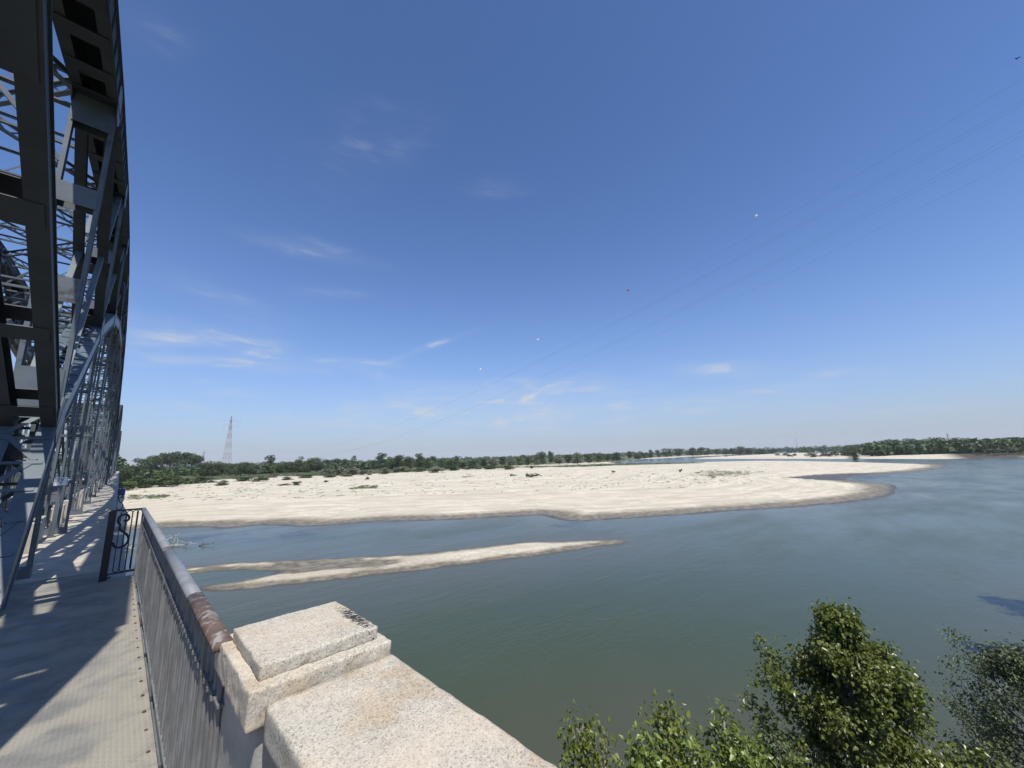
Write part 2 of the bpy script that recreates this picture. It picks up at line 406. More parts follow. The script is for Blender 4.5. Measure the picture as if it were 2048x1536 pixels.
SPIT_E = pw([(335, 1142), (375, 1134), (425, 1130), (484, 1125), (540, 1122), (630, 1118), (720, 1113), (820, 1108), (900, 1101), (984, 1091), (1042, 1086), (1100, 1084), (1213, 1080), (1245, 1081), (1260, 1083),
             (1240, 1088), (1213, 1091), (1172, 1097), (1080, 1111), (980, 1123), (900, 1133), (820, 1145), (718, 1156), (600, 1168), (542, 1173.6), (478, 1181), (430, 1184), (407, 1183), (380, 1180), (345, 1176)])
POOL_F = pw([(330, 1152), (387, 1148), (420, 1143), (454, 1141), (500, 1139.5), (540, 1141), (565, 1145), (530, 1152), (475, 1163), (425, 1170), (393, 1174), (335, 1174)])
DIP_G = pw([(560, 1131), (640, 1127), (720, 1125), (790, 1126), (760, 1132), (660, 1138), (590, 1146), (545, 1147)])
DIP_H = pw([(1575, 956), (1640, 950), (1720, 947), (1780, 947), (1740, 951), (1700, 957), (1715, 962), (1640, 960)])
VEG = [(-4000, 800), (-60, 330)] + pw([(232, 982), (246, 979.5), (293, 976), (337, 973), (366, 968), (419, 963), (469, 958.5), (530, 956), (630, 953.5), (747, 950.5), (820, 946), (880, 942.5), (990, 938.5), (1059, 937), (1178, 935), (1281, 931.5), (1400, 928),
        (1408, 926), (1300, 925.5), (1228, 928.0), (1130, 932.3), (1046, 935.0), (1010, 934), (1080, 930.5), (1160, 927.0), (1220, 924.2), (1260, 920.5), (1300, 916.5), (1380, 911.5), (1480, 907.0)]) + [(2500, 1700), (6000, 5300), (6000, 9000), (-4000, 9000)]
VEG_C = pw([(1719, 912.5), (1760, 911), (1800, 910), (1850, 909.5), (1930, 911), (1960, 914.5), (2048, 914)]) + [(540, -120), (500, -400), (3000, -3000), (9000, -3000), (9000, 1500)] + pw([(1695, 903.5), (1712, 909)])
BROWN = pw([(1900, 914), (1925, 919.5), (1960, 918.5), (2060, 917), (2060, 897), (1960, 901), (1890, 908)])
WEEDY = [pw([(250, 1003), (262, 996), (330, 994.5), (350, 999), (300, 1004)]), pw([(700, 983), (725, 976), (756, 976.5), (750, 982)]), pw([(1380, 955), (1400, 945), (1450, 944), (1530, 947), (1490, 953), (1430, 960)])]

def inside_sd(P, X, Y):
    """signed distance, positive inside"""
    P = np.array(P, dtype=np.float64); n = len(P)
    d2 = np.full(X.shape, 1e18); ins = np.zeros(X.shape, bool)
    for i in range(n):
        a = P[i]; b = P[(i + 1) % n]; e = b - a
        wx = X - a[0]; wy = Y - a[1]
        t = np.clip((wx * e[0] + wy * e[1]) / (e @ e + 1e-12), 0, 1)
        dx = wx - t * e[0]; dy = wy - t * e[1]
        d2 = np.minimum(d2, dx * dx + dy * dy)
        c = ((a[1] > Y) != (b[1] > Y))
        with np.errstate(divide='ignore', invalid='ignore'):
            xi = a[0] + (Y - a[1]) / (e[1] if abs(e[1]) > 1e-12 else 1e-12) * e[0]
        ins ^= c & (X < xi)
    d = np.sqrt(d2)
    return np.where(ins, d, -d)
def vnoise(x, y, seed=0):
    xi = np.floor(x).astype(np.int64); yi = np.floor(y).astype(np.int64); fx = x - xi; fy = y - yi
    def h(a, b):
        n = (a * 374761393 + b * 668265263 + seed * 982451653) & 0xffffffff
        n = ((n ^ (n >> 13)) * 1274126177) & 0xffffffff
        return ((n ^ (n >> 16)) & 0xffff) / 65535.0
    fx = fx * fx * (3 - 2 * fx); fy = fy * fy * (3 - 2 * fy)
    return (h(xi, yi) * (1 - fx) + h(xi + 1, yi) * fx) * (1 - fy) + (h(xi, yi + 1) * (1 - fx) + h(xi + 1, yi + 1) * fx) * fy
def fbm(x, y, s, oc=4, seed=0):
    v = 0; a = .5; t = 0
    for o in range(oc):
        v = v + a * vnoise(x / s * 2 ** o, y / s * 2 ** o, seed + o); t += a; a *= .5
    return v / t
def heights(X, Y):
    R = np.hypot(X, Y)
    jit = (fbm(X, Y, 9, 4, 3) - .5)
    wob = jit * np.clip(R / 70, .4, 3)
    dA = inside_sd(LAND_A, X, Y) + wob * 1.4
    dB = inside_sd(BAR_B, X, Y) + wob
    dC = inside_sd(LAND_C, X, Y) + wob
    dD = inside_sd(BANK_D, X, Y)
    dE = inside_sd(SPIT_E, X, Y) + wob * 1.0
    dF = inside_sd(POOL_F, X, Y) + wob * .6
    dG = inside_sd(DIP_G, X, Y); dH = inside_sd(DIP_H, X, Y)
    def prof(d, s, top):
        return np.where(d > 0, top * (1 - np.exp(-d * s / top)), np.maximum(d * .12, -1.6))
    roll = (fbm(X, Y, 34, 3, 9) - .5)
    h = prof(dA, .026, 1.0)
    h = np.where(dA > 6, h + roll * .28 * np.clip((dA - 6) / 25, 0, 1), h)
    h = np.where(dH > -2, np.minimum(h, .02 + np.clip(-dH, 0, 9) * .04), h)
    hE = prof(dE, .13, .55) + np.where(dE > 0, (fbm(X, Y, 3.5, 3, 21) - .5) * .16, 0)
    hE = np.where(dG > -1.5, np.minimum(hE, .06 + np.clip(-dG, 0, 3) * .12), hE)
    hE = np.where(dF > -2.2, np.minimum(hE, np.where(dF > 0, -dF * .1, -dF * .14)), hE)
    h = np.maximum(h, hE)
    h = np.maximum(h, prof(dB, .03, .9))
    h = np.maximum(h, prof(dC, .03, 1.1) + np.where(dC > 20, np.clip((dC - 20) / 60, 0, 1) * 1.0, 0))
    h = np.maximum(h, prof(dD, .30, 2.6))
    far = np.clip((R - 3700) / 600, 0, 1)
    h = h * (1 - far) + 1.2 * far
    return h, np.maximum.reduce([dA, dB, dC, dD, dE - np.where(dF > -.3, 99, 0)]), dA
def polar(nr, r0, r1, az_dense, az_rest):
    a = np.concatenate([np.linspace(-10, 101, az_dense, endpoint=False), np.linspace(101, 350, az_rest)])
    r = np.exp(np.linspace(math.log(r0), math.log(r1), nr))
    A, Rr = np.meshgrid(np.radians(a), r)
    X = Rr * np.sin(A); Y = Rr * np.cos(A)
    na = len(a)
    i = np.arange(nr - 1)[:, None] * na; j = np.arange(na - 1)[None, :]
    q = np.stack([i + j, i + j + na, i + j + na + 1, i + j + 1], -1).reshape(-1, 4)
    return X.ravel(), Y.ravel(), q, na
def mesh_np(name, V, Q, mats, attrs=(), smooth=True, parent=None):
    me = bpy.data.meshes.new(name)
    nf, k = Q.shape
    me.vertices.add(len(V)); me.vertices.foreach_set('co', V.astype(np.float32).ravel())
    me.loops.add(nf * k); me.loops.foreach_set('vertex_index', Q.astype(np.int32).ravel())
    me.polygons.add(nf); me.polygons.foreach_set('loop_start', np.arange(0, nf * k, k, dtype=np.int32))
    me.polygons.foreach_set('use_smooth', np.full(nf, smooth))
    for an, dom, vals in attrs:
        at_ = me.attributes.new(an, 'FLOAT', dom); at_.data.foreach_set('value', vals.astype(np.float32))
    for m in (mats if isinstance(mats, list) else [mats]): me.materials.append(MAT[m] if isinstance(m, str) else m)
    me.update(calc_edges=True)
    o = bpy.data.objects.new(name, me); COL.objects.link(o)
    if parent: o.parent = parent
    return o

def mat_ground():
    m, nt, b = new_mat('river_gravel_and_grass')
    g = N(nt, 'ShaderNodeNewGeometry'); s = N(nt, 'ShaderNodeSeparateXYZ'); L(nt, g.outputs['Position'], s.inputs[0])
    def A(n_):
        a = N(nt, 'ShaderNodeAttribute'); a.attribute_name = n_; return a.outputs['Fac']
    hgt = math_(nt, 'SUBTRACT', s.outputs['Z'], ZW)
    # gravel, with bands that follow the shoreline
    sdv = A('sd')
    wv = N(nt, 'ShaderNodeCombineXYZ'); L(nt, math_(nt, 'MULTIPLY', sdv, .32), wv.inputs[0])
    L(nt, math_(nt, 'MULTIPLY', noise_(nt, .012, 4), 16.0), wv.inputs[1])
    band = noise_(nt, 1.0, 5, .6, wv.outputs[0])
    pat = noise_(nt, .09, 7, .6)
    dry = mixc(nt, maprange(nt, band, .40, .60), (.405, .36, .272), (.60, .55, .435))
    dry = mixc(nt, maprange(nt, pat, .4, .66, 0, .45), dry, (.39, .345, .26))
    dry = mixc(nt, maprange(nt, noise_(nt, 1.3, 6, .75), .44, .62, 0, .45), dry, (.33, .295, .235))
    dry = mixc(nt, maprange(nt, noise_(nt, 4.5, 4, .8), .52, .62, 0, .5), dry, (.22, .195, .155))
    wet = mixc(nt, maprange(nt, noise_(nt, .9, 6, .7), .4, .62), (.115, .098, .066), (.215, .19, .14))
    dry = mixc(nt, maprange(nt, noise_(nt, 2.4, 8, .85, posvec(nt, (1, 1, 1))), .50, .60, 0, .45), dry, (.66, .61, .50))
    edge = math_(nt, 'ADD', hgt, math_(nt, 'MULTIPLY', math_(nt, 'SUBTRACT', noise_(nt, .35, 7, .68), .5), .16))
    col = mixc(nt, maprange(nt, edge, .12, .24), wet, dry)
    col = mixc(nt, maprange(nt, edge, .02, .06), (.075, .063, .048), col)
    grass = mixc(nt, maprange(nt, noise_(nt, .05, 7, .65), .38, .62), (.055, .075, .026), (.10, .105, .05))
    grass = mixc(nt, maprange(nt, noise_(nt, .6, 5, .7), .5, .7, 0, .6), grass, (.045, .07, .022))
    grass = mixc(nt, maprange(nt, A('brown'), 0, 1), grass, (.055, .040, .030))
    col = mixc(nt, A('veg'), col, grass)
    sp = maprange(nt, math_(nt, 'ADD', math_(nt, 'MULTIPLY', A('weed'), .20), noise_(nt, .7, 5, .75)), .72, .76)
    col = mixc(nt, sp, col, (.09, .10, .05))
    L(nt, col, b.inputs['Base Color'])
    L(nt, maprange(nt, edge, .02, .2, .45, .95), b.inputs['Roughness'])
    bump(nt, b, noise_(nt, 4.5, 7, .85), .9, .12)
    return m
MAT['ground'] = mat_ground()
X, Y, Q, na = polar(440, .6, 6400, 900, 60)
H, SD, dA = heights(X, Y)
dv = np.maximum(inside_sd(VEG, X, Y), inside_sd(VEG_C, X, Y))
RR = np.hypot(X, Y)
vegm = np.clip((dv + (fbm(X, Y, 14, 4, 40) - .5) * np.clip(RR / 12, 3, 30)) / np.clip(RR / 120, .5, 8) + .5, 0, 1)
vegm = np.where(RR > 2300, 1, vegm); vegm = np.where((inside_sd(BANK_D, X, Y) > 1.2), 1, vegm)
wd = np.zeros_like(X)
for wp in WEEDY: wd = np.maximum(wd, np.clip(inside_sd(wp, X, Y) / 22 + .6, 0, 1))
belt = np.clip((dA - 28) / 22, 0, 1) * np.clip((vegm < .3) * 1.0, 0, 1)
wd = np.maximum(wd * 1.25, belt * .45)
br = np.clip(inside_sd(BROWN, X, Y) / 14 + .5, 0, 1); vegm = np.maximum(vegm, br)
ground = mesh_np('ground', np.stack([X, Y, ZW + H], -1), Q, 'ground', [('sd', 'POINT', SD), ('veg', 'POINT', vegm), ('weed', 'POINT', wd), ('brown', 'POINT', br)])
tag(ground, kind='structure')

def mat_water():
    m, nt, b = new_mat('murky_green_river')
    a = N(nt, 'ShaderNodeAttribute'); a.attribute_name = 'sd'
    sdv = math_(nt, 'ADD', a.outputs['Fac'], math_(nt, 'MULTIPLY', math_(nt, 'SUBTRACT', noise_(nt, .16, 5, .6), .5), 9.0))
    shal = maprange(nt, sdv, -15, 0)
    deep = mixc(nt, maprange(nt, noise_(nt, .02, 5, .6), .35, .65), (.041, .055, .028), (.047, .061, .032))
    col = mixc(nt, math_(nt, 'MULTIPLY', shal, .55), deep, (.075, .068, .05))
    a2 = N(nt, 'ShaderNodeAttribute'); a2.attribute_name = 'weedbed'
    wb = math_(nt, 'MULTIPLY', a2.outputs['Fac'], maprange(nt, noise_(nt, .35, 5, .65, posvec(nt, (1, .35, 1), (0, 0, -.6))), .40, .6))
    col = mixc(nt, math_(nt, 'MULTIPLY', wb, .95), col, (.008, .008, .008))
    L(nt, col, b.inputs['Base Color'])
    b.inputs['IOR'].default_value = 1.33
    rip = maprange(nt, noise_(nt, .035, 6, .62, posvec(nt, (1, 2.6, 1), (0, 0, .5))), .35, .68)
    L(nt, math_(nt, 'ADD', math_(nt, 'MULTIPLY', rip, .12), .14), b.inputs['Roughness'])
    v1 = posvec(nt, (1, 2.4, 1), (0, 0, .35))
    h = math_(nt, 'ADD', math_(nt, 'MULTIPLY', noise_(nt, 1.6, 4, .6, v1, .6), 1.0), math_(nt, 'MULTIPLY', noise_(nt, .28, 4, .55, v1, 1.0), 2.6))
    h = math_(nt, 'ADD', h, math_(nt, 'MULTIPLY', noise_(nt, 7.0, 3, .6), .22))
    h = math_(nt, 'MULTIPLY', h, math_(nt, 'ADD', math_(nt, 'MULTIPLY', rip, .75), .35))
    bump(nt, b, h, .22, .10)
    return m
MAT['water'] = mat_water()
X, Y, Q, na = polar(340, .6, 5000, 600, 40)
_, SD, _ = heights(X, Y)
wbm = np.zeros_like(X)
for cx, cy, ax, ay in ((520, 1072, 170, 10), (400, 1078, 90, 12), (1120, 1052, 60, 9), (1740, 955, 40, 4)):
    c = at(cx, cy, ZW)
    e1 = at(cx + ax, cy - ax * .03, ZW) - c; e2 = at(cx, cy + ay, ZW) - c
    e1 = Vector((e1.x, e1.y)); e2 = Vector((e2.x, e2.y))
    det = e1.x * e2.y - e1.y * e2.x
    u = ((X - c.x) * e2.y - (Y - c.y) * e2.x) / det; v = (-(X - c.x) * e1.y + (Y - c.y) * e1.x) / det
    wbm = np.maximum(wbm, np.exp(-(u * u + v * v)))
river = mesh_np('river_water', np.stack([X, Y, np.full_like(X, ZW)], -1), Q, 'water', [('sd', 'POINT', SD), ('weedbed', 'POINT', wbm)])
tag(river, kind='structure')
# ------------------------------------------------------------------ truss bridge
XO, XI = -1.06, -1.81
ZD = 0.0
NODES = [13.1 + 7.725 * i for i in range(9)]             # panel points of the lower chord
Y0, Y1 = 10.0, 78.0
YC = 44.0
LOWZ = [0.0, 3.2, 7.2, 9.9, 11.5, 12.1, 11.5, 9.9, 7.2, 3.2, 0.0]
LOWY = [Y0] + NODES + [Y1]
TY = [3.4, 5.38] + NODES + [82.62, 84.6]
TY[1] = 5.38
def ztopc(y): return 15.15 - .0038 * (y - YC) ** 2
def zlow(y): return float(np.interp(y, LOWY, LOWZ))
def webpair(mb, a, b, xo, xi, d, lip, th=.02, cap_top=False, cap_bot=False):
    """two side webs of a box member running from a=(y,z) to b=(y,z); depth d in the truss plane, inward lips"""
    dy, dz = b[0] - a[0], b[1] - a[1]; Lg = math.hypot(dy, dz); ny, nz_ = -dz / Lg, dy / Lg
    if nz_ < 0 or (abs(nz_) < 1e-6 and ny < 0): ny, nz_ = -ny, -nz_
    up = Vector((0, ny, nz_)); sgn = 1 if xo > xi else -1
    for x, s in ((xo, -sgn), (xi, sgn)):
        cx = x + s * .012
        mb.beam((cx, a[0], a[1]), (cx, b[0], b[1]), .024, d, up)
        for e in (-1, 1):
            off = up * (e * (d / 2 + th / 2))
            c = Vector((x + s * (lip / 2 - .03), 0, 0))
            mb.beam(Vector((0, a[0], a[1])) + c + off, Vector((0, b[0], b[1])) + c + off, lip, th, up)
    if cap_top or cap_bot:
        xm = (xo + xi) / 2; w = abs(xo - xi) + .1
        for flag, e in ((cap_top, 1), (cap_bot, -1)):
            if flag:
                off = up * (e * (d / 2 + th * 1.6))
                mb.beam(Vector((xm, a[0], a[1])) + off, Vector((xm, b[0], b[1])) + off, w, th, up)
    return up, Lg
def battens(mb, a, b, xo, xi, d, sp, lb, both=True, ends=.6):
    A = Vector((0, a[0], a[1])); B = Vector((0, b[0], b[1])); D = (B - A); Lg = D.length; D.normalize()
    ny, nz_ = -D.z, D.y
    if nz_ < 0 or (abs(nz_) < 1e-6 and ny < 0): ny, nz_ = -ny, -nz_
    up = Vector((0, ny, nz_)); n = max(2, int(round(Lg / sp)) + 1); xm = (xo + xi) / 2; w = abs(xo - xi) - .03
    for i in range(n):
        t = ends + (Lg - 2 * ends) * i / (n - 1); l = lb * (1.7 if i in (0, n - 1) else 1)
        for e in ((-1, 1) if both else (-1,)):
            off = up * (e * (d / 2 + .034)) + Vector((xm, 0, 0))
            mb.beam(A + D * (t - l / 2) + off, A + D * (t + l / 2) + off, w, .014, up)
def lacing(mb, a, b, xo, xi, d, sp, e=1, bw=.06):
    A = Vector((0, a[0], a[1])); B = Vector((0, b[0], b[1])); D = (B - A); Lg = D.length; D.normalize()
    ny, nz_ = -D.z, D.y
    if nz_ < 0: ny, nz_ = -ny, -nz_
    up = Vector((0, ny, nz_)); n = max(2, int(round(Lg / sp))); off = up * (e * (d / 2 + .03))
    s = -1 if xo > xi else 1
    for i in range(n):
        t0, t1 = Lg * i / n, Lg * (i + 1) / n
        xa, xb = (xo + s * .12, xi - s * .12) if i % 2 == 0 else (xi - s * .12, xo + s * .12)
        mb.beam(A + D * t0 + off + Vector((xa, 0, 0)), A + D * t1 + off + Vector((xb, 0, 0)), bw, .014, up)
def rivets(mb, a, b, x, d, sp=.16, r=.016, side=1):
    A = Vector((x, a[0], a[1])); B = Vector((x, b[0], b[1])); D = B - A; Lg = D.length; D.normalize()
    up = Vector((0, -D.z, D.y)); n = int(Lg / sp)
    for i in range(n):
        for e in (-1, 1):
            c = A + D * (sp * (i + .5)) + up * (e * (d / 2 - .05)); q = []
            for k in range(6):
                an = k * math.pi / 3
                q.append(c + D * (r * math.cos(an)) + up * (r * math.sin(an)))
            t = c + Vector((side * r * .8, 0, 0)); o = len(mb.v)
            mb.v += [tuple(v) for v in q] + [tuple(t)]
            for k in range(6): mb.f.append((o + k, o + (k + 1) % 6, o + 6)); mb.mi.append(0)
def lattice_bar(mb, P, Q2, depth, w=.10, sp=.9, up=(0, 0, 1), fl=.018):
    """open girder: two angle chords and a zigzag web between them"""
    P, Q2, up = Vector(P), Vector(Q2), Vector(up)
    D = (Q2 - P); Lg = D.length; D.normalize(); u = (up - D * up.dot(D)).normalized()
    for e in (-1, 1):
        o = u * (e * depth / 2)
        mb.beam(P + o, Q2 + o, w, fl, u); mb.beam(P + o - u * (e * .04), Q2 + o - u * (e * .04), fl, .08, u)
    n = max(2, int(round(Lg / sp)))
    for i in range(n):
        e = 1 if i % 2 == 0 else -1
        mb.beam(P + D * (Lg * i / n) + u * (e * depth / 2), P + D * (Lg * (i + 1) / n) - u * (e * depth / 2), .05, .014, D.cross(u))
def gusset(mb, x, y, z, w, h, n_=8):
    """chamfered plate in the truss plane"""
    c = .3
    pts = [(-w / 2, -h / 2 + c * h), (-w / 2 + c * w, -h / 2), (w / 2 - c * w, -h / 2), (w / 2, -h / 2 + c * h), (w / 2, h / 2 - c * h), (w / 2 - c * w, h / 2), (-w / 2 + c * w, h / 2), (-w / 2, h / 2 - c * h)]
    a = [(x - .009, y + p, z + q) for p, q in pts]; b = [(x + .009, y + p, z + q) for p, q in pts]
    mb.add(a + b, [tuple(range(7, -1, -1)), tuple(range(8, 16))] + [(i, (i + 1) % 8, (i + 1) % 8 + 8, i + 8) for i in range(8)])

def truss_side(root, xo, xi, detail):
    S, S2 = MAT['steel'], MAT['steel2']
    sg = 1 if xo > xi else -1
    # upper chord : segments between panel points
    mb = MB(); TYs = [3.4] + NODES + [84.6]
    for i in range(len(TYs) - 1):
        sub = 2 if i in (0, len(TYs) - 2) else 1
        ys = np.linspace(TYs[i], TYs[i + 1], sub + 1)
        for j in range(sub):
            a, b = (ys[j], ztopc(ys[j])), (ys[j + 1], ztopc(ys[j + 1]))
            webpair(mb, a, b, xo, xi, .56, .20, cap_top=True)
            battens(mb, a, b, xo, xi, .56, 1.9, .5, both=False, ends=.3)
            if detail and b[0] < 50:
                rivets(mb, a, b, xo + sg * .001, .56, .22, .02, sg)
            for t in np.arange(.45, math.hypot(b[0] - a[0], b[1] - a[1]), .95):   # diaphragm stiffeners outside the web
                f = t / math.hypot(b[0] - a[0], b[1] - a[1]); y, z = a[0] + (b[0] - a[0]) * f, a[1] + (b[1] - a[1]) * f
                mb.box((xo + (0.0 if sg > 0 else -.03), y - .02, z - .26), (xo + (.03 if sg > 0 else 0.0), y + .02, z + .26))
    mb.build('top_chord', MAT['steel_chord'], root)
    mb = MB()
    for i in range(len(LOWY) - 1):
        a, b = (LOWY[i], LOWZ[i]), (LOWY[i + 1], LOWZ[i + 1])
        webpair(mb, a, b, xo, xi, .50, .26)
        lacing(mb, a, b, xo, xi, .50, .8, 1, .09); lacing(mb, a, b, xo, xi, .50, .8, -1, .09)
        battens(mb, a, b, xo, xi, .50, .8, .07, True, .2)
        if detail and b[0] < 40:
            rivets(mb, a, b, xo + sg * .001, .50, .18, .018, sg)
    # springing below the deck
    for a, b in (((8.3, -2.1), (Y0, 0)), ((Y1, 0), (79.7, -2.1))):
        webpair(mb, a, b, xo, xi, .50, .30); battens(mb, a, b, xo, xi, .5, 1.0, .5)
    mb.build('bottom_chord', MAT['steel3'], root)
    # gussets
    # posts, diagonals, hangers each on their own
    for y in NODES:
        mb = MB(); a, b = (y, zlow(y) + .1), (y, ztopc(y) - .1)
        webpair(mb, a, b, xo - sg * .03, xi + sg * .03, .26, .08); battens(mb, a, b, xo - sg * .03, xi + sg * .03, .26, 3.0, .5)
        for x in (xo + sg * .012, xi - sg * .012):
            gusset(mb, x, y, zlow(y), 1.15, 1.0); gusset(mb, x, y, ztopc(y) - .15, 1.15, .9)
        if detail and y < 30: rivets(mb, a, b, xo - sg * .029, .26, .15, .016, sg)
        mb.build('post', S2, root)
        mb = MB(); a, b = (y, -.5), (y, zlow(y) - .1)
        h = zlow(y)
        webpair(mb, a, b, xo - sg * .04, xo - sg * .24, .20, .065)
        webpair(mb, a, b, xo - sg * .34, xo - sg * .55, .20, .065)
        battens(mb, a, b, xo - sg * .04, xo - sg * .55, .20, 2.0, .10)
        mb.box((min(xo - sg * .58, xo + sg * .0), y - .16, -.02), (max(xo - sg * .58, xo + sg * .0), y + .16, .18))
        mb.build('hanger', S2, root)
    for i in range(len(NODES) - 1):
        ya, yb = NODES[i], NODES[i + 1]
        if i < 4: A_, B_ = (ya, ztopc(ya)), (yb, zlow(yb))
        else: A_, B_ = (ya, zlow(ya)), (yb, ztopc(yb))
        mb = MB(); webpair(mb, A_, B_, xo - sg * .03, xi + sg * .03, .28, .22); battens(mb, A_, B_, xo - sg * .03, xi + sg * .03, .28, 2.9, .45)
        mb.build('diagonal', MAT['steel_diag'], root)
        # slender counter brace
        A2, B2 = ((ya, zlow(ya)), (yb, ztopc(yb))) if i < 4 else ((ya, ztopc(ya)), (yb, zlow(yb)))
        mb = MB()
        for x in (xo - sg * .13, xi + sg * .13): mb.beam((x, *A2), (x, *B2), .10, .13, (1, 0, 0))
        mb.build('counter_brace', S2, root)
    for A_, B_ in (((3.4, 7.8), (NODES[0] - .3, 3.1)), ((84.6, 7.8), (NODES[-1] + .3, 3.1))):
        mb = MB(); webpair(mb, A_, B_, xo - sg * .01, xi + sg * .01, .34, .22); 
        Dl = (B_[0] - A_[0], B_[1] - A_[1]); Ln = math.hypot(*Dl)
        for yb_, lb_ in ((3.9, .6), (5.75, .85), (7.75, .42), (9.95, .34), (12.1, .36)):
            f = (yb_ - 3.4) / 9.4; c0 = (A_[0] + Dl[0] * (f - lb_ / 2 / Ln), A_[1] + Dl[1] * (f - lb_ / 2 / Ln)); c1 = (A_[0] + Dl[0] * (f + lb_ / 2 / Ln), A_[1] + Dl[1] * (f + lb_ / 2 / Ln))
            uu = Vector((0, -Dl[1], Dl[0])).normalized()
            if uu.z < 0: uu = -uu
            for e in (-1, 1):
                off = uu * (e * .204) + Vector(((xo + xi) / 2, 0, 0)); mb.beam(Vector((0, *c0)) + off, Vector((0, *c1)) + off, abs(xo - xi) - .05, .014, uu)
        if detail: rivets(mb, A_, B_, xo - sg * .01, .34, .15, .017, sg)
        mb.build('diagonal', MAT['steel_diag'], root)
    for y in (3.4, 84.6):
        mb = MB(); webpair(mb, (y, -.3), (y, ztopc(y)), xo, xi, .40, .24); battens(mb, (y, -.3), (y, ztopc(y)), xo, xi, .40, 1.6, .8)
        mb.build('end_post', S, root)

span = empty('truss_span', (0, 0, 0))
tag(span, 'nearest arched blue grey steel truss span, carrying the road past the walkway', 'bridge span', 'arched truss spans of the river bridge')
XL = -6.35            # inner face of the far side truss
truss_side(span, XO, XI, True)
truss_side(span, XL - .75, XL, False)
YS = [3.4] + NODES + [84.6]
for i, y in enumerate(YS):
    z = ztopc(y)
    mb = MB()
    lattice_bar(mb, (XI, y, z - .25), (XL, y, z - .25), .9, .16, .75)
    if 0 < i < len(YS) - 1:
        for s, x in ((1, XI), (-1, XL)):                     # knee brackets
            mb.beam((x, y, z - 2.2), (x - s * 1.2, y, z - .7), .10, .08, (0, 1, 0))
    mb.build('cross_strut', MAT['steel'], span)
    if 1 < i < len(YS) - 2 and zlow(y) > 6:
        mb = MB(); lattice_bar(mb, (XI, y, zlow(y)), (XL, y, zlow(y)), .45, .14, .6)
        mb.beam((XI, y, zlow(y) + 1.2), (XL, y, zlow(y) + 1.2), .1, .08)
        mb.build('sway_strut', MAT['steel2'], span)
    mb = MB()
    if i < len(YS) - 1:
        y2 = YS[i + 1]; za, zb = ztopc(y) - .1, ztopc(y2) - .1; ym = (y + y2) / 2
        lattice_bar(mb, (XI, y, za), (XL, y2, zb), .32, .12, .5, (0, 0, 1))
        lattice_bar(mb, (XL, y, za), (XI, y2, zb), .32, .12, .5, (0, 0, 1))
        lattice_bar(mb, (XI, ym, ztopc(ym) - .2), (XL, ym, ztopc(ym) - .2), .3, .1, .5)
        mb.build('wind_brace', MAT['steel'], span)
        if 1 < i < len(YS) - 3 and zlow(y) > 6 and zlow(y2) > 6:
            mb = MB(); a, b = zlow(y), zlow(y2)
            mb.beam((XI, y, a), (XL, y2, b), .14, .10); mb.beam((XL, y, a), (XI, y2, b), .14, .10)
            for f in (.33, .66):
                yy = y + (y2 - y) * f; zz = a + (b - a) * f
                mb.beam((XI, yy, zz), (XL, yy, zz), .12, .1)
            mb.build('lower_wind_brace', MAT['steel2'], span)
for i, y in enumerate([5.38] + NODES + [82.6]):
    mb = MB(); x0, x1 = XL - .75, .12
    mb.box((x0, y - .012, -.95), (x1, y + .012, -.26)); mb.box((x0, y - .15, -.28), (x1 - .02, y + .15, -.25)); mb.box((x0, y - .15, -.97), (XO, y + .15, -.94))
    mb.beam((XO, y, -.85), (x1, y, -.35), .10, .10)
    mb.build('floor_beam', MAT['steel_dark'], span)
mb = MB()
for x in (-6.0, -5.0, -4.0, -3.0, -2.1, -.9, -.08):
    mb.box((x - .05, 10.0, -.55), (x + .05, 84.5, -.22))
mb.build('stringers', MAT['steel_dark'], span)
for k, lab in ((1, 'second arched truss span, beginning where the nearest span comes down'), (2, 'farthest arched truss span, by the wooded bank')):
    c = copy_tree(span); c.location = (0, 81.4 * k, 0); c['label'] = lab

# road deck, walkway (setting)
def sheet(name, x0, x1, y0, y1, z0, z1, mat, kind='structure'):
    mb = MB(); mb.box((x0, y0, z0), (x1, y1, z1)); o = mb.build(name, mat); tag(o, kind=kind); return o
sheet('road', XL + .05, XI - .04, -60, 420, -.16, .08, 'asphalt')
mb = MB()
for x in (XL + .45, XI - .52): mb.box((x - .06, -20, .08), (x + .06, 250, .084))
tag(mb.build('road_edge_lines', 'white'), kind='structure')
mb = MB(); mb.box((XI + .02, 12.45, -.14), (-.02, 330, -.012))
tag(mb.build('walkway', 'concrete'), kind='structure')
